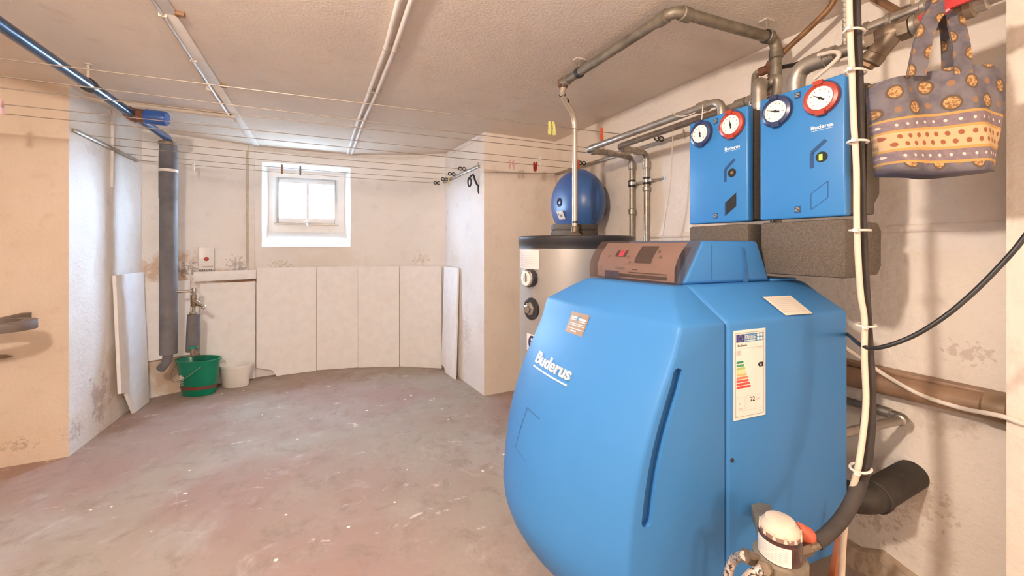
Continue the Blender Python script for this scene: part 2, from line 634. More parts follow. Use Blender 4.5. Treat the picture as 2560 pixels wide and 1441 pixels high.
# ================================================================== THE ROOM
CEIL = 2.11
XR = 1.835
PIER_L = [(-1.30, 3.12), (-1.262, 4.02)]
PIER_R = [(1.167, 2.954), (1.092, 3.80)]
XL, YN = -2.6, -1.7
wall_px = [(340, 3.05), (430, 3.22), (540, 3.42), (640, 3.61), (770, 3.81), (870, 3.92), (990, 3.96), (1113, 3.90)]
WPTS = []
for px, dd in wall_px:
    p = at(px, 600, D=dd)
    WPTS.append(V((p.x, p.y, 0)))
WPTS[0] = V((PIER_L[1][0], PIER_L[1][1], 0))
WPTS[-1] = V((PIER_R[1][0], PIER_R[1][1], 0))
WCURVE = spline(WPTS, 6)


def wall_at(px, off=0.0):
    """plan point of the curved window wall, moved into the room by off"""
    r = ray(px, 600)
    for a, b in zip(WCURVE[:-1], WCURVE[1:]):
        n = V((-(b.y - a.y), b.x - a.x, 0))
        den = n.x * r.x + n.y * r.y
        if abs(den) < 1e-9:
            continue
        t = n.dot(a) / den
        p = V((r.x * t, r.y * t, 0))
        s = (p - a).dot(b - a) / (b - a).length_squared
        if -2e-3 <= s <= 1 + 2e-3:
            nn = n.normalized()
            if nn.y > 0:
                nn = -nn
            return p + nn * off
    return (WCURVE[0] if px < 700 else WCURVE[-1]).copy() + V((0, -off, 0))


def wz(px, py, off=0.0):
    """3D point on the window wall seen at px, py"""
    p = wall_at(px, off)
    d = p.x * SN + p.y * CS
    return V((p.x, p.y, EYE + (HOR - py) / FPX * d))


# floor and ceiling
b = MB()
b.span((XL - .2, YN - .2, -.12), (2.2, 4.55, 0))
struct(b.build('floor', 'concrete_floor', smooth=0))
b = MB()
b.span((XL - .2, YN - .2, CEIL), (2.2, 4.48, CEIL + .15))
struct(b.build('ceiling', 'plaster_ceiling', smooth=0))

# window opening in the curved wall
WL, WR = 655, 876
Z0, Z1 = 1.192, 1.972
OUTW = .42
cols = []
pl, pr = wall_at(WL), wall_at(WR)
for p in WCURVE:
    cols.append(p)
cols += [pl, pr]
cols.sort(key=lambda p: p.x)


def outward(p):
    return V((p.x * 1.0, p.y + OUTW, 0))


b = MB()
for a, c in zip(cols[:-1], cols[1:]):
    zs = [(0, CEIL)]
    if a.x >= pl.x - 1e-6 and c.x <= pr.x + 1e-6:
        zs = [(0, Z0), (Z1, CEIL)]
    for z0, z1 in zs:
        b.add([(a.x, a.y, z0), (c.x, c.y, z0), (c.x, c.y, z1), (a.x, a.y, z1)], [(0, 1, 2, 3)])
wb = b.build('wall_back', 'plaster_back', smooth=30)
struct(wb)
# window recess: splayed white reveals, sash set back
chord = (pr - pl).normalized()
nout = V((-chord.y, chord.x, 0))
RD = .17
q0 = pl + nout * RD
q1 = pr + nout * RD


def on_sash(px, py, off=0.0):
    return at_line(px, py, q0 + nout * off, q1 + nout * off)


il, ir = on_sash(672, 500), on_sash(861, 500)
iz0, iz1 = 1.335, 1.93
b = MB()
A = [V((pl.x, pl.y, Z0)), V((pr.x, pr.y, Z0)), V((pr.x, pr.y, Z1)), V((pl.x, pl.y, Z1))]
Bq = [V((il.x, il.y, iz0)), V((ir.x, ir.y, iz0)), V((ir.x, ir.y, iz1)), V((il.x, il.y, iz1))]
rv = MB()
mids = [[A[i].lerp(Bq[i], t) for i in range(4)] for t in (0, .5, 1)]
for t in range(2):
    for i in range(4):
        j = (i + 1) % 4
        rv.add([mids[t][i], mids[t][j], mids[t + 1][j], mids[t + 1][i]], [(0, 1, 2, 3)])
o = rv.build('window_reveal', 'reveal_white', wb, smooth=20)
# fill the gaps between wall curve and reveal rim along the chord
fill = MB()
seg = [p for p in cols if pl.x - 1e-6 <= p.x <= pr.x + 1e-6]
for z in (Z0, Z1):
    poly = [V((p.x, p.y, z)) for p in seg]
    if len(poly) > 2:
        fill.add(poly, [tuple(range(len(poly)))])
fill.build('reveal_edge', 'reveal_white', wb, smooth=0)

win = bpy.data.objects.new('window_1', None)
COL.objects.link(win)
win['kind'] = 'structure'
win.location = (il + ir) / 2 * 1.0
win.location.z = iz0
ORG[win] = V(win.location)


def rect_frame(mb, x0, x1, z0, z1, w, o, ex, n, depth, wb_=None):
    """frame in plane o + ex*x + z, proud by depth along n"""
    wb_ = wb_ or w

    def P(x, z):
        return o + ex * x + V((0, 0, z))
    for (a, c) in (((x0, z0), (x0 + w, z1)), ((x1 - w, z0), (x1, z1)), ((x0 + w, z0), (x1 - w, z0 + wb_)), ((x0 + w, z1 - w), (x1 - w, z1))):
        mb.prism([P(a[0], a[1]), P(c[0], a[1]), P(c[0], c[1]), P(a[0], c[1])], n * depth)


ex = (ir - il)
WW = V((ex.x, ex.y, 0)).length
ex = V((ex.x, ex.y, 0)).normalized()
o2 = V((il.x, il.y, 0))
# sash, seen at 681..849 x 441..560
sl = (on_sash(682, 500, -.015) - o2).dot(ex)
sr = (on_sash(850, 500, -.015) - o2).dot(ex)
sz1, sz0 = on_sash(760, 446, -.015).z, on_sash(760, 559, -.015).z
b = MB()
for (x0, x1, z0, z1) in ((-.03, sl + .02, iz0 - .03, iz1 + .03), (sr - .02, WW + .03, iz0 - .03, iz1 + .03), (sl + .02, sr - .02, iz0 - .03, sz0 + .02), (sl + .02, sr - .02, sz1 - .02, iz1 + .03)):
    b.prism([o2 + ex * x0 + EZ * z0, o2 + ex * x1 + EZ * z0, o2 + ex * x1 + EZ * z1, o2 + ex * x0 + EZ * z1], nout * .03)
b.build('outer_frame', 'white_paint', win, smooth=0)
b = MB()
rect_frame(b, sl, sr, sz0, sz1, .052, o2 - nout * .016, ex, nout, .036)
xm = (sl + sr) / 2 + .002
b.prism([o2 - nout * .012 + ex * (xm - .014) + V((0, 0, sz0 + .05)), o2 - nout * .012 + ex * (xm + .014) + V((0, 0, sz0 + .05)),
         o2 - nout * .012 + ex * (xm + .014) + V((0, 0, sz1 - .05)), o2 - nout * .012 + ex * (xm - .014) + V((0, 0, sz1 - .05))], nout * .03)
sash = b.build('sash', 'white_paint', win, bevel=.004)
for xa, xb in ((sl + .05, xm - .012), (xm + .012, sr - .05)):
    b = MB()
    b.prism([o2 + ex * xa + V((0, 0, sz0 + .048)), o2 + ex * xb + V((0, 0, sz0 + .048)), o2 + ex * xb + V((0, 0, sz1 - .048)), o2 + ex * xa + V((0, 0, sz1 - .048))], nout * .004)
    b.build('pane', 'window_glass', sash, smooth=0)
b = MB()
hp = o2 - nout * .028 + ex * (xm - .01) + V((0, 0, sz0 + .006))
b.box(hp, (.03, .02, .03), (ex, nout, V((0, 0, 1))))
b.bar(hp, hp - nout * .02 + V((.012, 0, -.035)), .014, .014)
b.build('handle', 'white_plastic', sash, bevel=.004)
b = MB()
b.bar(o2 - nout * .022 + ex * (sl + .01) + V((0, 0, sz0 - .008)), o2 - nout * .022 + ex * (sr - .01) + V((0, 0, sz0 - .008)), .016, .008)
b.build('drip_rail', 'galvanised', sash)

# left pier / wall with the clothes rail
b = MB()
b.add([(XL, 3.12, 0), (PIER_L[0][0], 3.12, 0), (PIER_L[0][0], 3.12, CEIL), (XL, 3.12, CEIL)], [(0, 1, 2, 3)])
struct(b.build('wall_left_front', 'plaster_lamp_orange', smooth=0))
b = MB()
b.add([(PIER_L[0][0], 3.12, 0), (PIER_L[1][0], PIER_L[1][1], 0), (PIER_L[1][0], PIER_L[1][1], CEIL), (PIER_L[0][0], 3.12, CEIL)], [(0, 1, 2, 3)])
struct(b.build('wall_left_pier', 'plaster_left', smooth=0))
# right pier
b = MB()
b.add([(PIER_R[1][0], PIER_R[1][1], 0), (PIER_R[0][0], PIER_R[0][1], 0), (XR, 2.954, 0),
       (PIER_R[1][0], PIER_R[1][1], CEIL), (PIER_R[0][0], PIER_R[0][1], CEIL), (XR, 2.954, CEIL)],
      [(0, 1, 4, 3)])
struct(b.build('wall_right_pier', 'plaster_pier', smooth=0))
b = MB()
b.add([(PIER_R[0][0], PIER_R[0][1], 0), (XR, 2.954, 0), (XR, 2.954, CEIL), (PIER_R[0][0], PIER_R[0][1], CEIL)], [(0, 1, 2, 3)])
struct(b.build('wall_right_front', 'plaster_lamp_warm', smooth=0))
# right wall and the thicker wall piece towards the camera
b = MB()
b.add([(XR, 2.954, 0), (XR, .38, 0), (XR, .38, CEIL), (XR, 2.954, CEIL)], [(0, 1, 2, 3)])
struct(b.build('wall_right', 'plaster_right', smooth=0))
b = MB()
XP = 1.72
pe = at(2516, 600, X=XP)
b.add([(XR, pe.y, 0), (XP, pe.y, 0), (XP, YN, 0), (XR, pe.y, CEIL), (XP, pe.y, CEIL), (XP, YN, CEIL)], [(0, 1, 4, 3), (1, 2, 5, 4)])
struct(b.build('wall_right_near', 'plaster_lamp_warm', smooth=0))
b = MB()
b.add([(XL, YN, 0), (XL, 3.12, 0), (XL, 3.12, CEIL), (XL, YN, CEIL)], [(0, 1, 2, 3)])
struct(b.build('wall_left', 'plaster_plain', smooth=0))
b = MB()
b.add([(XL, YN, 0), (XP, YN, 0), (XP, YN, CEIL), (XL, YN, CEIL)], [(0, 1, 2, 3)])
struct(b.build('wall_near', 'plaster_plain', smooth=0))
# rough mortar foot along the right wall, and plaster ridge higher up
b = MB()
n = 40
for i in range(n):
    y0, y1 = pe.y + (2.9 - pe.y) * i / n, pe.y + (2.9 - pe.y) * (i + 1) / n
    h0, h1 = .078 + .014 * math.sin(i * 1.7) + .008 * math.sin(i * 4.1), .078 + .014 * math.sin((i + 1) * 1.7) + .008 * math.sin((i + 1) * 4.1)
    w0, w1 = .03 + .012 * math.sin(i * 2.3), .03 + .012 * math.sin((i + 1) * 2.3)
    b.add([(XR, y0, h0), (XR, y1, h1), (XR - w1 * .6, y1, h1 * .9), (XR - w0 * .6, y0, h0 * .9), (XR - w0 - .02, y0, 0), (XR - w1 - .02, y1, 0)], [(0, 1, 2, 3), (3, 2, 5, 4)])
struct(b.build('trim_1', 'rough_mortar'))
b = MB()
b.tube([(XR + .004, pe.y, 1.262), (XR + .004, .7, 1.26), (XR + .004, 1.2, 1.262), (XR + .004, 1.9, 1.26)], .016, 10)
struct(b.build('trim_2', 'plaster_right'))

# outside: pale yard, house wall opposite, white corner and shrub
b = MB()
b.span((-14, 4.56, .9), (14, 14, 1.12))
struct(b.build('ground_outside', 'yard_ground', smooth=0))
b = MB()
p = at(811, 500, Y=6.2)
b.span((p.x - .02, 6.2, 1.1), (p.x + .10, 6.4, 3.2))
tag(b.build('garden_post', 'outer_white', bevel=.01), 'white post outside the right window pane', 'post')
p = at(829, 500, Y=7.2)
b = MB()
for i in range(260):
    c = V((p.x + random.gauss(.06, .14), 7.2 + random.uniform(-.2, .2), random.uniform(1.9, 3.0)))
    d1 = V((random.gauss(0, 1), random.gauss(0, 1), random.gauss(0, 1))).normalized()
    d2 = d1.orthogonal().normalized()
    b.add([c + d1 * .05, c + d2 * .022, c - d1 * .05, c - d2 * .022], [(0, 1, 2, 3)])
sh = thing('garden_shrub', 'pale leafy shrub seen through the right window pane', 'shrub', (p.x, 7.2, 1.12))
f = b.build('foliage', 'leaf_pale', sh, smooth=0)
f['kind'] = 'stuff'
b = MB()
b.tube([(p.x, 7.2, 1.12), (p.x + .03, 7.2, 1.8), (p.x, 7.22, 2.6)], [.03, .02, .008], 6)
b.build('stem', 'peg_wood', sh)

# ================================================================== ASSUMED LAMPS, OUT OF VIEW (overhead and behind the camera)
t = thing('assumed_ceiling_lamp', 'assumed bare warm bulb hanging from the ceiling left of the camera, out of view', 'lamp', (LAMP_A.x, LAMP_A.y, CEIL))  # unseen lamp, assumed from where the shadows fall
b = MB()
b.lathe([(.045, 0), (.045, -.02), (.022, -.03), (.020, -.075), (.012, -.078)], (LAMP_A.x, LAMP_A.y, CEIL), n=16)
b.build('socket', 'white_plastic', t)
b = MB()
b.lathe([(.010, .075), (.018, .06), (.032, .035), (.034, .012), (.026, -.012), (.008, -.022)], LAMP_A + V((0, 0, .0)), n=16)
bo = b.build('bulb', 'bulb_glass', t)
bo.visible_shadow = True
LAMP_GUARD = True
t = thing('assumed_wall_lamp', 'assumed small warm wall lamp on the wall behind the camera, out of view', 'lamp', (LAMP_B.x, YN, LAMP_B.z))  # unseen second lamp, assumed from shadows and added for its light
b = MB()
b.lathe([(.05, 0), (.05, .02), (.02, .03), (.02, .06)], (LAMP_B.x, YN, LAMP_B.z), axis=(0, 1, 0), n=16)
b.build('socket', 'white_plastic', t)
b = MB()
b.lathe([(.02, .06), (.034, .08), (.036, .10), (.026, .125), (.008, .135)], (LAMP_B.x, YN, LAMP_B.z), axis=(0, 1, 0), n=16)
b.build('bulb', 'bulb_glass', t)
light_b.location = (LAMP_B.x, YN + .22, LAMP_B.z)
light_a.location = LAMP_A + V((0, 0, -.09))

# ================================================================== BOILER
OB = V((1.45, .647, 0))
TH = R(4.9)
EA = V((-math.cos(TH), math.sin(TH), 0))
EB = V((math.sin(TH), math.cos(TH), 0))
BW = .62
BZ = .27


def BP(a, bb, z):
    return OB + EA * a + EB * bb + EZ * z


def on_side(px, py, bb=0.0):
    r = ray(px, py)
    t = (bb + OB.dot(EB)) / r.dot(EB)
    q = r * t - OB
    return q.dot(EA), EYE + t * r.z


boiler = thing('heating_boiler', 'large blue floor standing heating boiler with smoked control cover', 'boiler', BP(.42, BW / 2, 0))
# casing
sec = [(0, BZ), (0, 1.0), (.079, 1.048), (.13, 1.083), (BW - .13, 1.083), (BW - .079, 1.048), (BW, 1.0), (BW, BZ)]
b = MB()
b.prism([BP(0, q[0], q[1]) for q in sec], EA * .499)
casing = b.build('casing', 'boiler_blue', boiler, bevel=.012, seg=3)
b = MB()
b.prism([BP(.06, .08, 0), BP(.46, .08, 0), BP(.46, BW - .08, 0), BP(.06, BW - .08, 0)], EZ * (BZ + .02))
b.build('base', 'iron_dark', boiler, bevel=.006)
# raised strip lid on the casing top towards the wall
b = MB()
b.prism([BP(.005, .15, 1.083), BP(.12, .15, 1.083), BP(.12, BW - .15, 1.083), BP(.005, BW - .15, 1.083)], EZ * .008)
b.build('rear_cover', 'boiler_blue', boiler, bevel=.003)

EDGE = [(.25, .81), (.43, .812), (.531, .804), (.604, .793), (.675, .776), (.747, .752), (.81, .727), (.865, .701), (.92, .676), (.96, .663), (1.0, .652)]


def edge_a(z):
    for (z0, a0), (z1, a1) in zip(EDGE[:-1], EDGE[1:]):
        if z <= z1:
            k = max(0, (z - z0) / (z1 - z0))
            return a0 + (a1 - a0) * k
    return EDGE[-1][1]


def front_a(s, z):
    """distance of the hood front from the back for s = 0..1 across the width"""
    k = min(1, max(0, (1.0 - z) / .6))
    a = edge_a(z) + (.07 + .012 * k) * s + (.015 + .085 * k ** 1.2) * 4 * s * (1 - s)
    if z < .40:
        a -= .05 * ((.40 - z) / .13) ** 2
    return a


NS = 22
SV = [i / NS for i in range(NS + 1)]
ZR = [BZ, .29, .32, .36, .40, .46, .52, .58, .64, .70, .76, .82, .88, .93, .97, 1.0]
b = MB()
idx = {}


def hv(key, p):
    if key not in idx:
        idx[key] = len(b.v)
        b.v.append(p)
    return idx[key]


A0 = .5015
rings = []
for k, z in enumerate(ZR):
    rings.append([hv(('f', k, i), BP(front_a(s, z), s * BW, z)) for i, s in enumerate(SV)])
rings.append([hv(('r1', i), BP(.6035 + .066 * s + .012 * 4 * s * (1 - s), .079 + s * (BW - .158), 1.049)) for i, s in enumerate(SV)])
rings.append([hv(('r2', i), BP(.5606 + .062 * s + .010 * 4 * s * (1 - s), .13 + s * (BW - .26), 1.083)) for i, s in enumerate(SV)])
for ra, rb in zip(rings[:-1], rings[1:]):
    for i in range(NS):
        b.f.append((ra[i], ra[i + 1], rb[i + 1], rb[i]))
nk = len(ZR)
bk = {}
for side, si in ((0, 0), (1, NS)):
    q = [hv(('b', side, 0), BP(A0, side * BW, BZ)), hv(('b', side, 1), BP(A0, side * BW, 1.0)),
         hv(('b', side, 2), BP(A0, .079 if not side else BW - .079, 1.049)), hv(('b', side, 3), BP(A0, .13 if not side else BW - .13, 1.083))]
    bk[side] = q
    b.f.append(tuple([q[0]] + [rings[k][si] for k in range(nk)] + [q[1]]))
    b.f.append((q[1], rings[nk - 1][si], rings[nk][si], q[2]))
    b.f.append((q[2], rings[nk][si], rings[nk + 1][si], q[3]))
b.f.append(tuple([bk[0][3]] + [rings[nk + 1][i] for i in range(NS + 1)] + [bk[1][3]]))
b.f.append(tuple([bk[0][0]] + [rings[0][i] for i in range(NS + 1)] + [bk[1][0]]))
b.f.append((bk[0][0], bk[0][1], bk[0][2], bk[0][3], bk[1][3], bk[1][2], bk[1][1], bk[1][0]))
hood = b.build('burner_hood', 'boiler_blue', boiler, bevel=.009, seg=3, smooth=30)
# grip slot in the hood side, cut out of the solid
slot_c = [on_side(*p) for p in [(1695, 936), (1688, 968), (1672, 1020), (1655, 1080), (1643, 1130), (1633, 1180), (1624, 1240), (1617, 1305)]]
sw = .0150
up_, dn_ = [], []
for i, (a, z) in enumerate(slot_c):
    a1, z1 = slot_c[min(i + 1, len(slot_c) - 1)]
    a0_, z0_ = slot_c[max(i - 1, 0)]
    t2 = V((a1 - a0_, z1 - z0_)).normalized()
    nn = V((-t2.y, t2.x))
    up_.append((a + nn.x * sw, z + nn.y * sw))
    dn_.append((a - nn.x * sw, z - nn.y * sw))


def cap_pts(c, p, q, n=5):
    out = []
    v0 = V((p[0] - c[0], p[1] - c[1]))
    for sgn in (1, -1):
        out = []
        for k in range(1, n):
            w = sgn * math.pi * k / n
            out.append((c[0] + v0.x * math.cos(w) - v0.y * math.sin(w), c[1] + v0.x * math.sin(w) + v0.y * math.cos(w)))
        yield out


loop = list(up_)
ends = list(cap_pts(slot_c[-1], up_[-1], dn_[-1]))
tdir = V((slot_c[-1][0] - slot_c[-2][0], slot_c[-1][1] - slot_c[-2][1]))
e = max(ends, key=lambda L: V((L[2][0] - slot_c[-1][0], L[2][1] - slot_c[-1][1])).dot(tdir))
loop += e + dn_[::-1]
ends = list(cap_pts(slot_c[0], dn_[0], up_[0]))
tdir = V((slot_c[0][0] - slot_c[1][0], slot_c[0][1] - slot_c[1][1]))
e = max(ends, key=lambda L: V((L[2][0] - slot_c[0][0], L[2][1] - slot_c[0][1])).dot(tdir))
loop += e
cb = MB()
cb.prism([BP(a, -.03, z) for a, z in loop], EB * .052)
cut = cb.build('slot_cutter', 'boiler_blue', boiler, smooth=0)
md = hood.modifiers.new('slot', 'BOOLEAN')
md.object = cut
md.solver = 'EXACT'
bpy.context.view_layer.update()
dg = bpy.context.evaluated_depsgraph_get()
nm = bpy.data.meshes.new_from_object(hood.evaluated_get(dg))
hood.modifiers.clear()
if len(nm.polygons) > 50:
    hood.data = nm
    nm.set_sharp_from_angle(angle=R(30))
bpy.data.objects.remove(cut)
b = MB()
b.prism([BP(a, .0185, z) for a, z in loop], EB * .003)
b.build('grip_slot', 'boiler_blue_dark', hood, smooth=0)

# raised lettering on the hood front
def on_front(x, z, lift):
    """x metres from the far edge towards the camera"""
    s = 1 - x / BW
    p = BP(front_a(s, z), s * BW, z)
    e_ = .004
    du = BP(front_a(s - e_, z), (s - e_) * BW, z) - BP(front_a(s + e_, z), (s + e_) * BW, z)
    dv = BP(front_a(s, z + e_), s * BW, z + e_) - BP(front_a(s, z - e_), s * BW, z - e_)
    n_ = du.cross(dv).normalized()
    if n_.dot(EA) < 0:
        n_ = -n_
    return p + n_ * lift


def on_hood(px, py):
    """x, z on the hood front seen at px, py"""
    lo, hi = .2, 3.0
    best = None
    r = ray(px, py)
    for i in range(600):
        t = .7 + i * .002
        P = V((0, 0, EYE)) + r * t - OB
        a, bb = P.dot(EA), P.dot(EB)
        if 0 <= bb <= BW and BZ < P.z < 1.0:
            if a <= front_a(bb / BW, P.z):
                return BW - bb, P.z
    return None


L0 = on_hood(1340, 905) or (.1, .85)
L1 = on_hood(1428, 945) or (.32, .85)
lx0, lx1, lz = L0[0], L1[0], (L0[1] + L1[1]) / 2 - .006
vs, fs = text_mb('Buderus', .036, lx1 - lx0, .02, .0)
b = MB()
off = len(b.v)
bot = [on_front(lx0 + v.x, lz + v.y, .0008) for v in vs]
top = [on_front(lx0 + v.x, lz + v.y, .0050) for v in vs]
b.add(top, fs)
# side walls of the letters
from collections import Counter
ec = Counter()
for f_ in fs:
    for i in range(len(f_)):
        ec[frozenset((f_[i], f_[(i + 1) % len(f_)]))] += 1
nv = len(vs)
b.v += bot
for e_, c_ in ec.items():
    if c_ == 1:
        i, j = tuple(e_)
        b.f.append((i, j, nv + j, nv + i))
b.build('lettering', 'letter_silver', hood, smooth=0)['label'] = 'raised silver maker lettering'
b = MB()
for x0, x1 in ((lx0, lx1),):
    n = 10
    for i in range(n):
        xa, xb = x0 + (x1 - x0) * i / n, x0 + (x1 - x0) * (i + 1) / n
        P = [on_front(xa, lz - .014, .001), on_front(xb, lz - .014, .001), on_front(xb, lz - .0095, .001), on_front(xa, lz - .0095, .001)]
        Q = [on_front(xa, lz - .014, .004), on_front(xb, lz - .014, .004), on_front(xb, lz - .0095, .004), on_front(xa, lz - .0095, .004)]
        b.add(P + Q, [(0, 1, 2, 3), (4, 5, 6, 7), (0, 1, 5, 4), (2, 3, 7, 6), (1, 2, 6, 5), (0, 3, 7, 4)])
b.build('lettering_underline', 'letter_silver', hood, smooth=0)

# bronze service sticker on the hood
S0, S1 = on_hood(1432, 779) or (.2, .95), on_hood(1468, 830) or (.25, .9)
sx0 = (on_hood(1424, 800) or (.2, .95))[0]
sx1 = (on_hood(1468, 812) or (.27, .95))[0]
stt = (on_hood(1450, 783) or (.2, .97))[1]
stb = (on_hood(1440, 838) or (.2, .90))[1]


def front_patch(mb, x0, x1, z0, z1, lift, n=8):
    for i in range(n):
        xa, xb = x0 + (x1 - x0) * i / n, x0 + (x1 - x0) * (i + 1) / n
        mb.add([on_front(xa, z0, lift), on_front(xb, z0, lift), on_front(xb, (z0 + z1) / 2, lift), on_front(xa, (z0 + z1) / 2, lift)], [(0, 1, 2, 3)])
        mb.add([on_front(xa, (z0 + z1) / 2, lift), on_front(xb, (z0 + z1) / 2, lift), on_front(xb, z1, lift), on_front(xa, z1, lift)], [(0, 1, 2, 3)])


b = MB()
front_patch(b, sx0, sx1, stb, stt, .0012)
stk = b.build('service_sticker', 'sticker_bronze', hood, smooth=60)
stk['label'] = 'bronze service sticker with white print'
b = MB()
w_, h_ = sx1 - sx0, stt - stb
for (fx0, fx1, fz0, fz1) in ((.10, .40, .70, .80), (.52, .92, .66, .76), (.08, .40, .62, .66), (.55, .9, .58, .62), (.12, .88, .46, .49), (.12, .92, .38, .41), (.1, .9, .22, .25), (.3, .6, .10, .15)):
    front_patch(b, sx0 + w_ * fx0, sx0 + w_ * fx1, stb + h_ * fz0, stb + h_ * fz1, .0020, 2)
b.build('print', 'paper', stk, smooth=0)
b = MB()
front_patch(b, sx0 + w_ * .42, sx0 + w_ * .52, stb + h_ * .62, stb + h_ * .74, .0022, 2)
b.add([on_front(sx0 + w_ * .42, stb + h_ * .74, .0022), on_front(sx0 + w_ * .54, stb + h_ * .74, .0022), on_front(sx0 + w_ * .60, stb + h_ * .93, .0022)], [(0, 1, 2)])
b.build('emblem', 'energ_blue', stk, smooth=0)
# flap outline on the hood front (joint line)
hx0 = (on_hood(1318, 1018) or (.1, .62))
hx1 = (on_hood(1348, 1038) or (.16, .62))
hx2 = (on_hood(1290, 1118) or (.09, .5))
b = MB()
zt, zb_ = hx0[1], hx2[1]
front_patch(b, hx0[0], hx0[0] + .0035, zb_, zt, .0006, 1)
front_patch(b, hx0[0], hx1[0] + .01, zt - .003, zt, .0006, 4)
front_patch(b, hx0[0], hx1[0] + .01, zb_ - .002, zb_, .0006, 4)
b.build('flap_joint', 'boiler_blue_dark', hood, smooth=0)
# dark seam between hood and casing, crease groove
b = MB()
b.prism([BP(.4965, q[0] * .97 + .0093, q[1] * .992 + .0005) for q in sec], EA * .008)
b.build('seam', 'boiler_blue_dark', boiler, smooth=0)
b = MB()
sa, sz_ = on_side(1826, 1152)
b.lathe([(.0055, 0), (.0055, .002), (.003, .003)], BP(sa - .005, 0, sz_), axis=tuple(-EB), n=12)
b.build('screw', 'iron_dark', casing)

# control unit on top
PROF_S = [(.498, 1.083), (.422, 1.216), (.183, 1.216), (.125, 1.083)]      # blue housing in (a, z)
b = MB()
b.prism([BP(a, .155, z) for a, z in PROF_S], EB * (BW - .155 - .10))
housing = b.build('control_housing', 'boiler_blue', boiler, bevel=.012, seg=3)
b = MB()
for a_ in (.385,):
    b.prism([BP(a_, .1535, 1.088), BP(a_ + .0016, .1535, 1.088), BP(a_ + .0016, .1535, 1.205), BP(a_, .1535, 1.205)], EB * .002)
b.build('housing_joint', 'boiler_blue_dark', housing, smooth=0)
b = MB()
b.prism([BP(.235, .150, 1.085), BP(.247, .150, 1.085), BP(.258, .150, 1.195), BP(.253, .150, 1.195)], EB * .008)
b.build('housing_rib', 'boiler_blue_dark', housing, smooth=0)


def cov(s, k, inset=0.0):
    """front of the smoked cover; s across, k up"""
    bb = .156 + s * (BW - .156 - .10)
    a = .536 + .052 * s + (.478 + .060 * s - .536 - .052 * s) * k + .022 * math.sin(math.pi * min(1, max(0, k))) + .012 * 4 * s * (1 - s)
    return BP(a - inset, bb, 1.084 + .132 * k)


KV = [0, .12, .25, .4, .55, .7, .85, .95, 1.0]
b = MB()
n = 14
grid = [[b.v.append(cov(i / n, k)) or len(b.v) - 1 for i in range(n + 1)] for k in KV]
for r0, r1 in zip(grid[:-1], grid[1:]):
    for i in range(n):
        b.f.append((r0[i], r0[i + 1], r1[i + 1], r1[i]))
for si, bb in ((0, .156), (n, BW - .10)):
    back = [b.v.append(BP(.5 + (.424 - .5) * k, bb, 1.084 + .132 * k)) or len(b.v) - 1 for k in KV]
    for j in range(len(KV) - 1):
        b.f.append((grid[j][si], grid[j + 1][si], back[j + 1], back[j]))
    if si == 0:
        bk0 = back
    else:
        b.f.append(tuple([grid[-1][i] for i in range(n + 1)] + [back[-1], bk0[-1]]))
cover = b.build('control_cover', 'smoked_plastic', boiler, smooth=30)
cover['label'] = 'smoked brown see-through cover'
# the control panel under it


def pan(s, k, lift=0.0):
    return cov(s, k, .026 - lift)


def pan_patch(mb, s0, s1, k0, k1, lift, n=6):
    for i in range(n):
        sa_, sb_ = s0 + (s1 - s0) * i / n, s0 + (s1 - s0) * (i + 1) / n
        for j in range(3):
            ka, kb = k0 + (k1 - k0) * j / 3, k0 + (k1 - k0) * (j + 1) / 3
            mb.add([pan(sa_, ka, lift), pan(sb_, ka, lift), pan(sb_, kb, lift), pan(sa_, kb, lift)], [(0, 1, 2, 3)])


b = MB()
pan_patch(b, .04, .97, .04, .96, 0, 12)
panel = b.build('control_panel', 'panel_tan', boiler, smooth=60)
# s runs from camera side (0) to far side (1): 1540..1690 px
b = MB()
pan_patch(b, .27, .45, .46, .87, .003)
b.build('display_screen', 'screen_dark', panel, smooth=0)
b = MB()
pan_patch(b, .58, .72, .60, .76, .003)
b.build('display_window', 'screen_dark', panel, smooth=0)


def seg7(mb, digit, s0, k0, w, h, lift):
    segs = {'0': 'abcdef', '6': 'afedcg', '8': 'abcdefg', '9': 'abcdfg'}[digit]
    t_ = .12
    R_ = {'a': (0, 1, 1 - t_, 1), 'g': (0, 1, .5 - t_ / 2, .5 + t_ / 2), 'd': (0, 1, 0, t_), 'f': (0, .22, .5, 1), 'e': (0, .22, 0, .5), 'b': (.78, 1, .5, 1), 'c': (.78, 1, 0, .5)}
    for q in segs:
        x0, x1, y0, y1 = R_[q]
        pan_patch(mb, s0 - w * x0, s0 - w * x1, k0 + h * y0, k0 + h * y1, lift, 1)


b = MB()
seg7(b, '6', .665, .62, .024, .13, .006)
seg7(b, '8', .632, .62, .024, .13, .006)
b.build('display_digits', 'led_red', panel, smooth=0)
for s_, k_ in ((.80, .60), (.54, .58), (.50, .46), (.66, .30), (.62, .30), (.58, .30), (.24, .74), (.20, .62)):
    b = MB()
    pan_patch(b, s_ - .012, s_ + .012, k_ - .03, k_ + .03, .003, 1)
    b.build('button', 'ink_grey', panel, smooth=0)
b = MB()
pan_patch(b, .10, .62, .08, .16, .003)
pan_patch(b, .10, .50, .20, .22, .003)
pan_patch(b, .40, .46, .275, .295, .003, 2)
b.build('print', 'screen_dark', panel, smooth=0)
b = MB()
pan_patch(b, .60, .80, .02, .22, .012)
b.build('main_switch', 'dial_navy', panel, smooth=0)

# energy label on the casing side
ex_ = -EA      # to the right in the picture
def LP(x, y, lift=.0012):
    return BP(.477 - x, 0, .739 + y) - EB * lift


LWID, LHGT = .118, .237


def quad(mb, x0, x1, y0, y1, lift):
    mb.add([LP(x0, y0, lift), LP(x1, y0, lift), LP(x1, y1, lift), LP(x0, y1, lift)], [(0, 1, 2, 3)])


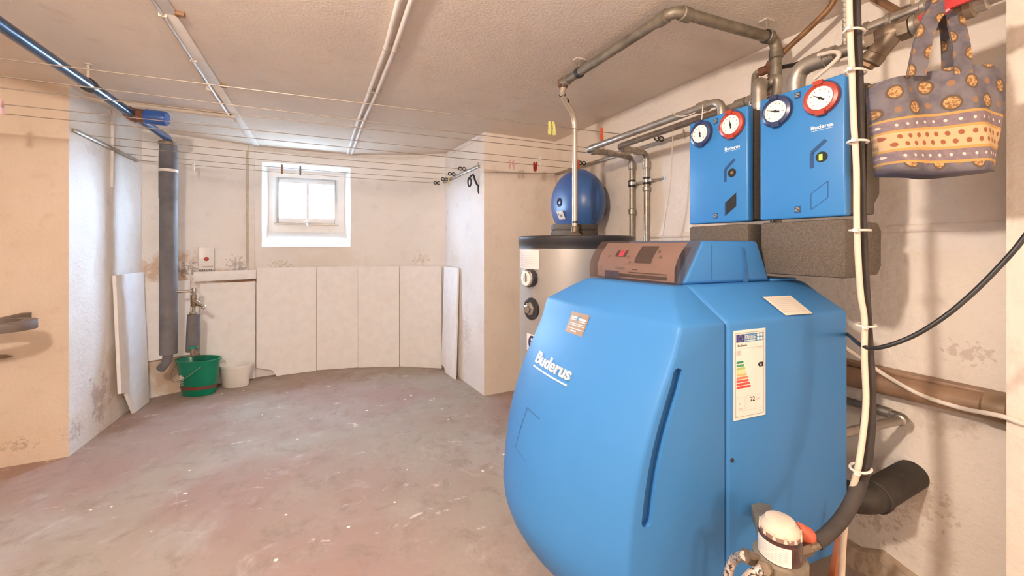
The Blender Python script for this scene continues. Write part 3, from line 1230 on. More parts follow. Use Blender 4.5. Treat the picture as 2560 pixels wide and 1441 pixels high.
b = MB()
b.prism([LP(0, 0, .0004), LP(LWID, 0, .0004), LP(LWID, LHGT, .0004), LP(0, LHGT, .0004)], -EB * .0008)
lab = b.build('energy_label', 'paper', casing, smooth=0)
lab['label'] = 'white energy rating label with coloured bars'
mx, my = .006, .007
b = MB()
for q in ((mx, LWID - mx, my, my + .0010), (mx, LWID - mx, LHGT - my - .001, LHGT - my), (mx, mx + .001, my, LHGT - my), (LWID - mx - .001, LWID - mx, my, LHGT - my)):
    quad(b, *q, .0016)
b.build('label_border', 'ink_grey', lab, smooth=0)
b = MB()
quad(b, .009, .037, LHGT - .032, LHGT - .011, .0016)
b.build('flag_field', 'eu_blue', lab, smooth=0)
b = MB()
for i in range(12):
    w = i * math.pi / 6
    cx, cy = .023 + .0075 * math.cos(w), LHGT - .0215 + .0075 * math.sin(w)
    quad(b, cx - .0007, cx + .0007, cy - .0007, cy + .0007, .0020)
b.build('flag_stars', 'peg_yellow', lab, smooth=0)
b = MB()
quad(b, .039, LWID - .009, LHGT - .032, LHGT - .011, .0016)
b.build('title_field', 'energ_blue', lab, smooth=0)
b = MB()
put_text(b, 'ENERG', LP(.041, LHGT - .0245, .0021), ex_, EZ, .0105, .037, .02)
for i, (cx, cy) in enumerate(((.089, -.0165), (.101, -.0165), (.089, -.0265), (.101, -.0265))):
    b.lathe([(.0045, 0), (.0045, .0004)], LP(cx, LHGT + cy, .0018), axis=tuple(-EB), n=12)
quad(b, .041, .057, LHGT - .0300, LHGT - .0275, .0021)
quad(b, .060, .078, LHGT - .0300, LHGT - .0275, .0021)
b.build('title_lettering', 'paper', lab, smooth=0)
b = MB()
put_text(b, 'Buderus', LP(.0145, LHGT - .0435, .0016), ex_, EZ, .0058, .033, .02)
b.build('maker_lettering', 'ink', lab, smooth=0)
b = MB()
put_text(b, '22', LP(.060, .044, .0016), ex_, EZ, .0125, .017, .02)
b.build('power_lettering', 'ink', lab, smooth=0)
b = MB()
b.add([LP(.088, .1395, .0016), LP(.094, .1335, .0016), LP(LWID - .010, .1335, .0016), LP(LWID - .010, .1460, .0016), LP(.094, .1460, .0016)], [(0, 1, 2, 3, 4)])
b.build('rating_arrow', 'ink', lab, smooth=0)
b = MB()
put_text(b, 'A', LP(.0955, .1360, .0022), ex_, EZ, .0075, None, .02)
b.build('rating_letter', 'paper', lab, smooth=0)
b = MB()
put_text(b, 'kW', LP(.083, .044, .0016), ex_, EZ, .0090, .015)
for y in (.0475, .0505):
    quad(b, .083 + (y > .048) * .006, LWID - .01, LHGT - y - .0012, LHGT - y, .0016)
quad(b, .010, .024, LHGT - .066, LHGT - .054, .0016)
quad(b, .012, LWID - .009, LHGT - .0495, LHGT - .0490, .0012)
quad(b, .0175, .024, .0270, .0300, .0016)
quad(b, .027, .0315, .0270, .0300, .0016)
quad(b, .009, .015, .0105, .012, .0016)
quad(b, .094, .108, .0135, .015, .0016)
b.build('small_print', 'ink_pale', lab, smooth=0)['kind'] = 'stuff'
b = MB()
for (x0, x1, y0, y1) in ((.009, .039, .022, .060), (.043, LWID - .009, .022, .060)):
    for q in ((x0, x1, y0, y0 + .0006), (x0, x1, y1 - .0006, y1), (x0, x0 + .0006, y0, y1), (x1 - .0006, x1, y0, y1)):
        quad(b, *q, .0016)
b.add([LP(.017, .042, .0016), LP(.023, .038, .0016), LP(.023, .046, .0016)], [(0, 1, 2)])
b.build('label_boxes', 'ink_pale', lab, smooth=0)
for i in range(9):
    y = LHGT - .088 - i * .0083
    x1 = .036 + i * .0030 + max(0, i - 4) * .0007
    b = MB()
    b.add([LP(.010, y, .0016), LP(x1 - .003, y, .0016), LP(x1, y + .003, .0016), LP(x1 - .003, y + .0060, .0016), LP(.010, y + .0060, .0016)], [(0, 1, 2, 3, 4)])
    b.build('rating_bar', 'energy_bar_%d' % i, lab, smooth=0)

# paper note on the sloping top edge
cn = V((0, -.083, .13))


def chamf(px, py):
    # plane through b=0,z=1.0 and b=.13,z=1.083
    n_ = (EZ * .13 - EB * .083).normalized()
    r = ray(px, py)
    t = (n_.dot(BP(0, 0, 1.0)) - n_.dot(V((0, 0, EYE)))) / n_.dot(r)
    return V((0, 0, EYE)) + r * t + n_ * .0030


P4 = [chamf(*p) for p in ((1905, 745), (1975, 742), (2030, 786), (1963, 791))]
b = MB()
b.prism(P4, V((0, 0, .0008)))
note = b.build('paper_note', 'paper_cream', casing, smooth=0)
b = MB()
for i in range(8):
    k = .12 + i * .10
    a_, c_ = P4[0].lerp(P4[3], k), P4[1].lerp(P4[2], k)
    a2, c2 = P4[0].lerp(P4[3], k + .025), P4[1].lerp(P4[2], k + .025)
    up1 = V((0, 0, .0013))
    b.add([a_.lerp(c_, .08) + up1, a_.lerp(c_, .9) + up1, a2.lerp(c2, .9) + up1, a2.lerp(c2, .08) + up1], [(0, 1, 2, 3)])
b.build('print', 'ink_pale', note, smooth=0)

# ================================================================== PUMP GROUPS AND MANIFOLD
XF = 1.32          # front plane of the covers (they face -X)
PZ0, PZ1 = 1.285, 1.686
NX = V((-1, 0, 0))
NYR = V((0, -1, 0))    # picture-right on that plane


def disc(mb, c, r, depth, axis, n=24):
    mb.lathe([(r, 0), (r, depth)], c, axis=axis, n=n)


def pump(yc, label, needle_deg, lit, hole):
    w = .241
    t = thing('pump_group', label, 'pump', (1.43, yc, PZ0), 'blue pump groups on the manifold')

    def F(x, z, lift=0.0):
        return V((XF - lift, yc - x, z))
    b = MB()
    b.span((XF, yc - w / 2, PZ0), (XF + .032, yc + w / 2, PZ1))
    cv = b.build('cover', 'pump_blue', t, bevel=.006, seg=3)
    b = MB()
    b.span((XF + .034, yc - w / 2 + .004, PZ0 + .006), (XF + .125, yc + w / 2 - .004, PZ1 - .004))
    b.build('front_shell', 'epp_foam', t, bevel=.008)
    b = MB()
    yy0, yy1 = yc - w / 2 + .004, yc + w / 2 - .004
    z0, z1 = PZ0 - .004, PZ1 - .002
    b.prism([(XF + .128, yy0, z0 + .012), (XF + .128, yy0, z1), (XF + .168, yy0, z1), (XF + .205, yy0, z1 - .05), (XF + .205, yy0, z0 + .075), (XF + .175, yy0, z0 + .045), (XF + .175, yy0, z0 + .012)], (0, yy1 - yy0, 0))
    b.build('rear_shell', 'epp_foam', t, bevel=.006)
    # thermometers
    for x, ringm, dg_ in ((-.0645, 'dial_navy', needle_deg[0]), (.062, 'dial_red', needle_deg[1])):
        zc = 1.632
        b = MB()
        disc(b, F(x, zc, -.002), .0505, .0026, NX, 32)
        b.build('dial_recess', 'pump_recess', cv)
        b = MB()
        n = 28
        vs, fs = [], []
        for i in range(n):
            wv = 2 * math.pi * i / n
            for (r_, l_) in ((.0335, .0015), (.0335, .011), (.037, .013), (.0455, .010), (.0475, .0015)):
                vs.append(F(x + r_ * math.cos(wv), zc + r_ * math.sin(wv), l_))
        for i in range(n):
            for k in range(5):
                fs.append((i * 5 + k, ((i + 1) % n) * 5 + k, ((i + 1) % n) * 5 + (k + 1) % 5, i * 5 + (k + 1) % 5))
        b.add(vs, fs)
        for sg in (1, -1):
            b.box(F(x - .003 * sg, zc + sg * .0445, .011), (.012, .024, .013))
        ring = b.build('dial_ring', ringm, cv)
        b = MB()
        disc(b, F(x, zc, .001), .0345, .0085, NX, 32)
        face = b.build('dial_face', 'dial_face', ring)
        b = MB()
        for i in range(9):
            wv = R(225 - 33.75 * i)
            cx, cz = x + .025 * math.cos(wv), zc + .025 * math.sin(wv)
            b.add([F(cx - .0018, cz - .0018, .0100), F(cx + .0018, cz - .0018, .0100), F(cx + .0018, cz + .0018, .0100), F(cx - .0018, cz + .0018, .0100)], [(0, 1, 2, 3)])
        b.build('dial_marks', 'ink_grey', face, smooth=0)
        b = MB()
        wv = R(dg_)
        dx, dz = math.cos(wv), math.sin(wv)
        b.add([F(x + dx * .026, zc + dz * .026, .0105), F(x - dz * .0022, zc + dx * .0022, .0105), F(x - dx * .014 - dz * .003, zc - dz * .014 + dx * .003, .0105),
               F(x - dx * .014 + dz * .003, zc - dz * .014 - dx * .003, .0105), F(x + dz * .0022, zc - dx * .0022, .0105)], [(0, 1, 2, 3, 4)])
        disc(b, F(x, zc, .0096), .0042, .0016, NX, 10)
        b.build('needle', 'ink', face, smooth=0)
    # cover screws
    for (x, z) in ((-.003, 1.664), (-.003, 1.312)):
        b = MB()
        b.box(F(x, z, .0004), (.0012, .017, .020))
        pc = b.build('screw_recess', 'pump_recess', cv, smooth=0)
        b = MB()
        disc(b, F(x, z, .001), .0072, .002, NX, 14)
        b.build('screw_head', 'galvanised', pc)
        b = MB()
        b.box(F(x, z, .0032), (.0006, .0125, .0022), (NX, V((0, .8, .6)), V((0, -.6, .8))))
        b.build('screw_slot', 'ink', pc, smooth=0)
    # lettering
    b = MB()
    put_text(b, 'Buderus', F(.034, 1.545, .0006), NYR, EZ, .0115, .058, .022)
    b.add([F(.034, 1.5405, .0006), F(.092, 1.5405, .0006), F(.092, 1.5415, .0006), F(.034, 1.5415, .0006)], [(0, 1, 2, 3)])
    b.build('lettering', 'white_plastic', cv, smooth=0)
    # roof-shaped mark and sight hole
    b = MB()
    for (p, q) in (((.036, 1.432), (.036, 1.478)), ((.036, 1.478), (.073, 1.508))):
        b.bar(F(p[0], p[1], .0004), F(q[0], q[1], .0004), .010, .0012, up=NX)
    b.build('mark_recess', 'pump_recess', cv, smooth=0)
    b = MB()
    disc(b, F(.062, 1.461, -.001), .0155, .0022, NX, 20)
    sight = b.build('sight_hole', 'ink', cv)
    b = MB()
    if lit:
        b.box(F(.060, 1.460, .0016), (.0006, .009, .018))
        b.build('sight_light', 'led_green', sight, smooth=0)
    else:
        disc(b, F(.062, 1.461, .0012), .006, .0006, NX, 12)
        b.build('sight_core', 'copper_old', sight)
    # slanted hatch
    hs = [(.034, 1.308), (.078, 1.340), (.078, 1.388), (.034, 1.356)]
    b = MB()
    if hole:
        b.prism([F(x, z, .0008) for x, z in hs], V((.003, 0, 0)))
        hh = b.build('hatch', 'ink', cv, smooth=0)
        b = MB()
        b.prism([F(.034, 1.308, .0012), F(.040, 1.313, .0012), F(.040, 1.360, .0012), F(.034, 1.356, .0012)], V((.0008, 0, 0)))
        b.build('hatch_edge', 'pump_recess', hh, smooth=0)
    else:
        for i in range(4):
            p, q = hs[i], hs[(i + 1) % 4]
            b.bar(F(p[0], p[1], .0002), F(q[0], q[1], .0002), .0016, .0010, up=NX)
        b.build('hatch_joint', 'pump_recess', cv, smooth=0)
    return t


pump(.998, 'smaller looking blue pump group with black open hatch beside brown foam', (102, 100), False, True)
pump(.7165, 'blue pump group with glowing green sight hole beside the hanging bag', (160, 145), True, False)


def manifold(y0, y1, label, depth):
    t = thing('manifold_housing', label, 'pipe housing', (1.42, (y0 + y1) / 2, 1.11), 'brown foam housings under the pumps')
    z0, z1 = 1.108, 1.276
    b = MB()
    b.span((XF, y0, z0), (XF + .10, y1, z1))
    b.build('front_shell', 'epp_foam', t, bevel=.008)
    b = MB()
    b.prism([(XF + .102, y0 + .006, z0 + .004), (XF + .102, y0 + .006, z1 - .006), (XF + depth - .02, y0 + .006, z1 - .006), (XF + depth, y0 + .006, z1 - .03), (XF + depth, y0 + .006, z0 + .03), (XF + depth - .02, y0 + .006, z0 + .004)], (0, y1 - y0 - .012, 0))
    b.build('rear_shell', 'epp_foam', t, bevel=.006)
    b = MB()
    b.bar((XF + depth - .01, y1 - .03, (z0 + z1) / 2), (XR, y1 - .03, (z0 + z1) / 2), .04, .03)
    b.build('wall_bracket', 'galvanised_dull', t)


manifold(.877, 1.12, 'left brown foam pipe housing mostly hidden behind the boiler control unit', .2)
manifold(.596, .835, 'large brown foam pipe housing under the right blue pump group', .22)

# ================================================================== HOT WATER TANK
TC = V((1.267, 1.83, 0))
TR = .313
tank = thing('hot_water_tank', 'silver hot water tank with black lid behind the boiler', 'tank', (TC.x, TC.y, 0))
b = MB()
b.lathe([(TR - .004, .03), (TR - .004, 1.19)], TC, n=56)
tb = b.build('jacket', 'tank_silver', tank)
b = MB()
b.lathe([(TR - .01, 1.186), (TR + .002, 1.188), (TR + .002, 1.214), (TR + .0035, 1.216), (TR + .0035, 1.246), (TR - .005, 1.251), (.02, 1.251)], TC, n=56)
b.build('lid', 'tank_black', tank)
b = MB()
b.lathe([(TR - .03, 0), (TR - .03, .035)], TC, n=40)
b.build('foot', 'tank_black', tank)


def on_tank(px, py, lift=0.0):
    r = ray(px, py)
    a_ = r.x ** 2 + r.y ** 2
    b_ = -2 * (r.x * TC.x + r.y * TC.y)
    c_ = TC.x ** 2 + TC.y ** 2 - (TR - .004) ** 2
    t_ = (-b_ - math.sqrt(max(0, b_ * b_ - 4 * a_ * c_))) / (2 * a_)
    p = V((0, 0, EYE)) + r * t_
    n_ = V((p.x - TC.x, p.y - TC.y, 0)).normalized()
    return p + n_ * lift, n_


# paper slip, gauge, cleaning plug, logo
cr = [on_tank(*p)[0] for p in ((1300, 625), (1348, 625), (1347, 674), (1300, 671))]
b = MB()
za, zb_ = on_tank(1325, 673)[0].z, on_tank(1325, 625)[0].z
pa, pb = on_tank(1301, 650)[0], on_tank(1348, 650)[0]
w0 = math.atan2(pa.y - TC.y, pa.x - TC.x)
w1 = math.atan2(pb.y - TC.y, pb.x - TC.x)
if w1 < w0:
    w1 += 2 * math.pi


def tk(w, z, r_):
    return V((TC.x + math.cos(w) * r_, TC.y + math.sin(w) * r_, z))


n = 8
for i in range(n):
    wa, wb2 = w0 + (w1 - w0) * i / n, w0 + (w1 - w0) * (i + 1) / n
    b.add([tk(wa, za, TR - .0025), tk(wb2, za, TR - .0025), tk(wb2, zb_, TR - .0025), tk(wa, zb_, TR - .0025)], [(0, 1, 2, 3)])
slip = b.build('paper_slip', 'paper', tb, smooth=60)
b = MB()
for j in range(9):
    z_ = zb_ - .012 - j * .0095
    for i in range(1, n - 1):
        wa, wb2 = w0 + (w1 - w0) * i / n, w0 + (w1 - w0) * (i + 1) / n
        b.add([tk(wa, z_, TR - .0018), tk(wb2, z_, TR - .0018), tk(wb2, z_ + .0015, TR - .0018), tk(wa, z_ + .0015, TR - .0018)], [(0, 1, 2, 3)])
b.build('print', 'ink_pale', slip, smooth=0)
gdir = V((-.985, -.17, 0)).normalized()
for nm_, y_ in (('gauge', 697), ('plug', 775)):
    zz = EYE + (HOR - y_) / FPX * 1.98
    base = V((TC.x, TC.y, zz)) + gdir * (TR - .010)
    if nm_ == 'gauge':
        b = MB()
        b.lathe([(.046, 0), (.046, .030), (.040, .034)], base, axis=gdir, n=24)
        g = b.build('thermometer', 'tank_black', tank)
        b = MB()
        b.lathe([(.042, .030), (.043, .041), (.038, .044)], base, axis=gdir, n=24)
        g1 = b.build('bezel', 'chrome', g)
        b = MB()
        b.lathe([(.037, .040), (.037, .0455)], base, axis=gdir, n=24)
        b.build('dial_face', 'dial_face', g)
        b = MB()
        c_ = base + gdir * .0465
        b.box(c_ + V((0, 0, .004)), (.0008, .004, .045), (gdir, gdir.cross(EZ), EZ))
        b.box(c_ + gdir.cross(EZ) * .012, (.0008, .002, .03), (gdir, gdir.cross(EZ), EZ))
        b.box(c_ - gdir.cross(EZ) * .012, (.0008, .002, .03), (gdir, gdir.cross(EZ), EZ))
        b.build('scale', 'ink', g, smooth=0)
    else:
        b = MB()
        b.lathe([(.056, 0), (.056, .014), (.046, .018), (.030, .014)], base, axis=gdir, n=24)
        g = b.build('plug_collar', 'tank_black', tank)
        b = MB()
        b.lathe([(.036, .010), (.036, .022), (.026, .024)], base, axis=gdir, n=6)
        b.lathe([(.022, .022), (.022, .040), (.018, .042)], base, axis=gdir, n=6)
        b.build('plug_hexagon', 'steel_bright', g, smooth=20)
# logo badge lower down
zz = EYE + (HOR - 862) / FPX * 1.98
bd = V((TC.x, TC.y, zz)) + gdir * (TR - .006)
side_ = gdir.cross(EZ)
b = MB()
b.box(bd + gdir * .003, (.004, .075, .085), (gdir, side_, EZ))
bg_ = b.build('logo_badge', 'paper', tank, bevel=.008)
b = MB()
b.lathe([(.036, 0), (.036, .002)], bd + gdir * .005 - side_ * .008, axis=gdir, n=20, xdir=(0, 0, 1), sx=1.05, sy=.8)
b.build('logo_field', 'dial_navy', bg_)
b = MB()
b.lathe([(.008, 0), (.008, .001)], bd + gdir * .0074 - side_ * .008 + EZ * .018, axis=gdir, n=10)
b.bar(bd + gdir * .0078 - side_ * .002 + EZ * .006, bd + gdir * .0078 - side_ * .010 - EZ * .022, .010, .001, up=gdir)
b.bar(bd + gdir * .0078 - side_ * .016 + EZ * .004, bd + gdir * .0078 - side_ * .022 - EZ * .018, .010, .001, up=gdir)
b.build('logo_figure', 'paper', bg_, smooth=0)

# insulation halves lying on the tank
t = thing('insulation_shells', 'stacked dark foam insulation shells lying on the tank lid', 'insulation', (1.30, 1.95, 1.252))
c0 = at(1432, 570, Z=1.262) if False else V((1.285, 1.93, 0))
rt = V((CS, -SN, 0))
fw = V((SN, CS, 0))
for k, (o_, w_) in enumerate(((-.055, .125), (.075, .12))):
    for j in range(2):
        b = MB()
        cx = TC + rt * o_ + fw * .12
        b.box(V((cx.x, cx.y, 1.272 + j * .036)), (w_, .14, .034), (rt, fw, EZ))
        b.build('shell', 'vessel_blue' if k == 0 and False else ('insulation_blue' if k == 0 else 'foam_black'), t, bevel=.006) if False else b.build('shell', 'foam_black' if k else 'insulation_grey', t, bevel=.006)

# ================================================================== EXPANSION VESSEL
vc = V((1.63, 2.33, 1.50))
ves = thing('expansion_vessel', 'round blue expansion vessel on the wall above the tank', 'expansion vessel', (vc.x, vc.y, 1.27))
b = MB()
prof = []
for i in range(0, 15):
    w = -math.pi / 2 + math.pi * i / 14
    prof.append((max(.004, .236 * max(0, math.cos(w)) ** .72), .150 * math.sin(w)))
b.lathe(prof, vc, axis=(-1, 0, 0), n=40)
vb = b.build('shell', 'vessel_blue', ves)
b = MB()
b.lathe([(.232, -.014), (.2400, -.010), (.2400, .010), (.232, .014)], vc, axis=(-1, 0, 0), n=40)
b.build('rim', 'vessel_blue', ves)
b = MB()
b.lathe([(.030, .140), (.030, .154), (.022, .156), (.010, .149)], vc, axis=(-1, 0, 0), n=18)
b.build('valve_cap', 'dial_navy', ves)
b = MB()
b.box(vc + V((.14, 0, .02)), (.16, .05, .10))
b.box(vc + V((.19, 0, .02)), (.02, .12, .2))
b.build('wall_bracket', 'galvanised_dull', ves)
b = MB()
vl = vc + V((-.147, -.020, -.088))
vn = V((-.90, -.08, -.40)).normalized()
vx = V((0, -1, 0))
vy = vn.cross(vx) * -1
b.box(vl + vn * .004, (.003, .075, .062), (vn, vx, vy))
lb = b.build('type_label', 'paper', ves, bevel=.001)
b = MB()
b.box(vl + vn * .006 + vx * .004 + vy * .003, (.001, .026, .020), (vn, vx, vy))
b.box(vl + vn * .006 - vx * .022 - vy * .008, (.001, .016, .012), (vn, vx, vy))
b.build('print', 'ink_grey', lb, smooth=0)

# ================================================================== PIPES ON THE RIGHT
def pipe_thing(name, label, cat, path, r, matn, rad=.04, joints=(), jr=1.28, jmat=None, group=None, n=12):
    t = thing(name, label, cat, path[0], group)
    b = MB()
    b.tube(fillet(path, rad), r, n)
    b.build('tube', matn, t)
    for (p, d_, L) in joints:
        p, d_ = V(p), V(d_).normalized()
        b = MB()
        b.lathe([(r * 1.02, -L / 2), (r * jr, -L / 2 + .003), (r * jr, L / 2 - .003), (r * 1.02, L / 2)], p, axis=d_, n=n)
        b.build('coupling', jmat or matn, t)
    return t


# flow and return of the left pump
ZP = 1.772
p1 = [(1.795, 1.962, .95), (1.795, 1.962, ZP), (1.418, 1.940, ZP), (1.413, 1.045, ZP), (1.413, 1.045, PZ1 - .01)]
pipe_thing('heating_pipe', 'grey metal heating pipe bending down into the left blue pump', 'pipe', p1, .0165, 'galvanised', .05,
           joints=[((1.795, 1.962, 1.715), (0, 0, 1), .05), ((1.74, 1.957, ZP), (1, 0, 0), .04), ((1.60, 1.95, ZP), (1, 0, 0), .05), ((1.425, 1.87, ZP), (0, 1, 0), .04),
                   ((1.795, 1.962, 1.42), (0, 0, 1), .04), ((1.413, 1.13, ZP), (0, 1, 0), .05), ((1.47, 1.942, ZP), (1, 0, 0), .035)], jr=1.35, jmat='galvanised')
p2 = [(1.80, 1.84, .95), (1.80, 1.84, ZP), (1.538, 1.80, ZP), (1.525, .97, ZP), (1.525, .90, ZP + .06), (1.525, .90, ZP + .02), (1.50, .90, PZ1 - .01)]
pipe_thing('heating_pipe', 'grey metal heating pipe behind, running to the double elbow', 'pipe', p2, .0165, 'galvanised', .05,
           joints=[((1.80, 1.84, 1.70), (0, 0, 1), .05), ((1.72, 1.83, ZP), (1, .1, 0), .05), ((1.60, 1.81, ZP), (1, .1, 0), .06), ((1.525, 1.04, ZP), (0, 1, 0), .05), ((1.525, 1.0, ZP), (0, 1, 0), .03), ((1.80, 1.84, 1.55), (0, 0, 1), .03)], jr=1.4, jmat='galvanised')
# drop pipe wall clamps
for i, (x, y, z, lb_) in enumerate(((1.795, 1.962, 1.60, 'pipe clamp with black band on the left vertical pipe'), (1.80, 1.84, 1.60, 'pipe clamp with black band on the right vertical pipe'))):
    t = thing('pipe_clamp', lb_, 'clamp', (XR, y, z), 'wall clamps on the vertical pipes')
    b = MB()
    b.lathe([(.019, -.022), (.0235, -.020), (.0235, .020), (.019, .022)], (x, y, z), n=16)
    b.build('rubber_band', 'rubber_black', t)
    b = MB()
    b.lathe([(.0245, -.009), (.0245, .009)], (x, y, z), n=16)
    b.box((x, y - .032, z), (.012, .022, .018))
    b.build('ring', 'steel_bright', t)
    b = MB()
    b.tube([(x, y - .03, z), (XR, y - .075 - .03 * i, z)], .007, 8)
    b.lathe([(.018, 0), (.018, .004)], (XR, y - .075 - .03 * i, z), axis=(-1, 0, 0), n=12)
    b.build('stud', 'steel_bright', t)

# heater pipe over the ceiling
G1, G2, G3 = V((1.125, 1.735, 2.045)), V((1.14, 1.03, 2.045)), V((1.675, .995, 2.045))
pipe_thing('ceiling_pipe', 'weathered galvanised pipe angled under the ceiling above the pumps', 'pipe',
           [G1 + V((0, 0, -.012)), G1, G2, G3, V((1.675, .995, 1.25))], .0205, 'galvanised_dull', .045,
           joints=[(G2 + V((0, .055, 0)), (0, 1, 0), .045), (G2 + V((.055, 0, 0)), (1, 0, 0), .045), (G3 + V((0, 0, -.06)), (0, 0, 1), .04), (G3 + V((-.05, 0, 0)), (1, 0, 0), .03), (G1 + V((0, -.02, 0)), (0, 1, 0), .05)], jr=1.25, jmat='galvanised_dull', n=16)
for nm_, p, lb_ in (('pipe_hanger', V((1.13, 1.60, 2.045)), 'pipe hanger clip with black rubber near the pale riser'), ('pipe_hanger', V((1.62, .998, 2.045)), 'pipe hanger clip under the ceiling above the right pump')):
    t = thing(nm_, lb_, 'hanger', (p.x, p.y, CEIL), 'ceiling pipe hangers')
    ax = (0, 1, 0) if p.y > 1.3 else (1, 0, 0)
    b = MB()
    b.lathe([(.021, -.012), (.026, -.010), (.026, .010), (.021, .012)], p, axis=ax, n=16)
    b.build('rubber_band', 'rubber_black', t)
    b = MB()
    b.tube([p + V((0, 0, .024)), (p.x, p.y, CEIL)], .005, 8)
    b.build('rod', 'steel_bright', t)
    b = MB()
    b.box((p.x, p.y, CEIL - .003), (.05, .035, .006))
    b.build('plate', 'conduit_paint', t)
tc2 = V((1.255, 1.815, 0))
b0 = at(1437, 293, D=tc2.x * SN + tc2.y * CS)
tp = pipe_thing('tank_riser', 'pale pipe rising bent from the tank lid to the ceiling pipe', 'pipe',
                [V((b0.x, b0.y, 1.252)), b0, G1 + V((.004, .02, -.055)), G1 + V((0, 0, -.02))], .0145, 'alu_pipe', .06, n=12)
b = MB()
b.lathe([(.040, 1.252), (.036, 1.262), (.020, 1.275), (.021, 1.30), (.016, 1.31)], (b0.x, b0.y, 0), n=16)
b.build('flange', 'brass_dull', tp)
for z_ in (1.30, 1.325):
    b = MB()
    b.lathe([(.0165, 0), (.0165, .010)], (b0.x, b0.y, z_), n=14)
    b.build('black_band', 'rubber_black', tp)
for k in (.0, .045):
    d_ = (b0 - (G1 + V((.004, .02, -.055)))).normalized()
    b = MB()
    b.lathe([(.0165, 0), (.0165, .014)], G1 + V((.004, .02, -.05)) + d_ * k, axis=d_, n=14)
    b.build('black_band', 'rubber_black', tp)
b = MB()
b.lathe([(.024, -.02), (.026, 0), (.022, .02)], G1 + V((0, .004, -.004)), axis=(0, .6, 1), n=12)
b.build('rusty_elbow', 'rust', tp)

# supply pipe of the right pump with strainer, valve and red lever
XB, ZB = 1.41, 1.784
tpb = thing('strainer_pipe', 'thick metal pipe with brass strainer leading over the bag', 'pipe', (XB, .70, PZ1))
b = MB()
b.tube(fillet([(XB, .775, PZ1 - .01), (XB, .775, ZB), (XB, -.25, ZB)], .055), .0185, 14)
b.build('tube', 'galvanised', tpb)
b = MB()
b.tube(fillet([(XB, .775, PZ1 - .005), (XB, .775, ZB), (XB, .66, ZB)], .06), .027, 16)
b.build('elbow', 'galvanised', tpb)


def yB(px):
    return at(px, 100, X=XB).y


for px, L, rr, mm in ((2062, .012, .030, 'galvanised'), (2300, .035, .026, 'galvanised'), (2325, .05, .030, 'brass_dull'), (2400, .05, .030, 'brass_dull'), (2425, .02, .034, 'brass_dull'), (2450, .03, .028, 'galvanised')):
    b = MB()
    b.lathe([(rr * .8, -L / 2), (rr, -L / 2 + .003), (rr, L / 2 - .003), (rr * .8, L / 2)], (XB, yB(px), ZB), axis=(0, 1, 0), n=14)
    b.build('coupling', mm, tpb)
ys0, ys1 = yB(2172), yB(2278)
b = MB()
b.lathe([(.030, ys1), (.030, ys1 + .022)], (XB, 0, ZB), axis=(0, 1, 0), n=6)
b.lathe([(.022, ys1 + .018), (.027, ys1 + .03), (.027, ys0 - .03), (.022, ys0 - .018)], (XB, 0, ZB), axis=(0, 1, 0), n=16)
b.lathe([(.030, ys0 - .022), (.030, ys0)], (XB, 0, ZB), axis=(0, 1, 0), n=6)
b.build('strainer_body', 'brass_dull', tpb, smooth=25)
ym = (ys0 + ys1) / 2
dn = V((-.15, .62, -.77)).normalized()
b = MB()
b.lathe([(.025, -.01), (.025, .060), (.028, .062), (.028, .084), (.020, .088)], (XB, ym - .012, ZB), axis=dn, n=14)
b.build('strainer_leg', 'brass_dull', tpb)
b = MB()
b.lathe([(.020, .086), (.020, .096)], (XB, ym - .012, ZB), axis=dn, n=6)
b.build('strainer_plug', 'copper_old', tpb, smooth=20)
vy_ = yB(2352)
b = MB()
b.lathe([(.028, -.03), (.034, -.015), (.034, .015), (.028, .03)], (XB, vy_, ZB), axis=(0, 1, 0), n=16)
b.lathe([(.014, 0), (.014, .052)], (XB, vy_, ZB), axis=(-.98, 0, -.2), n=10)
b.build('ball_valve', 'brass_dull', tpb)
lv = V((XB, vy_, ZB)) + V((-.98, 0, -.2)) * .054
b = MB()
b.bar(lv + V((0, .020, -.012)), lv + V((-.005, -.03, .006)), .009, .036)
b.bar(lv + V((-.005, -.025, .006)), lv + V((-.012, -.16, .010)), .009, .028)
b.build('lever', 'lever_red', tpb, bevel=.002)
# bent grey sensor lead above the right pump
b = MB()
b.tube(spline([at(2045, 138, X=1.37), at(2085, 130, X=1.37), at(2098, 138, X=1.36), at(2080, 160, X=1.35), at(2035, 198, X=1.345)], 6), .006, 8)
tag(b.build('sensor_lead', 'conduit_paint'), 'bent grey sensor lead above the right pump cover', 'cable')
# upper pipe on the wall side
pA = [(1.60, yy, 1.906) for yy in (at(2118, 100, X=1.6).y, -.3)]
pipe_thing('upper_pipe', 'shiny steel pipe running behind above the brass strainer', 'pipe', pA, .018, 'steel_bright', .02,
           joints=[((1.60, at(x_, 50, X=1.6).y, 1.906), (0, 1, 0), .016) for x_ in (2168, 2224, 2311)], jr=1.3, jmat='galvanised', n=14)
# threaded rod beside the hose
b = MB()
pr_ = at(2112, 120, X=1.41)
b.tube([(1.41, pr_.y, ZB), (1.41, pr_.y, CEIL)], .006, 8)
for i in range(22):
    b.lathe([(.006, 0), (.0075, .003), (.006, .006)], (1.41, pr_.y, ZB + .02 + i * .0145), n=8)
tag(b.build('threaded_rod', 'galvanised'), 'thin threaded rod hanging beside the hose bundle', 'rod')
b = MB()
q_ = at(2268, 15, X=1.6)
b.span((1.585, q_.y - .012, 1.925), (1.615, q_.y + .012, CEIL))
b.span((1.60, q_.y - .05, 1.99), (1.64, q_.y - .02, CEIL))
tag(b.build('pipe_bracket', 'conduit_paint'), 'pale square bracket above the shiny steel pipe', 'bracket')
b = MB()
b.bar(at(2195, 0, X=1.75), at(2245, 28, X=1.72), .03, .012)
b.bar(at(2160, -20, X=1.77), at(2195, 0, X=1.75), .03, .012)
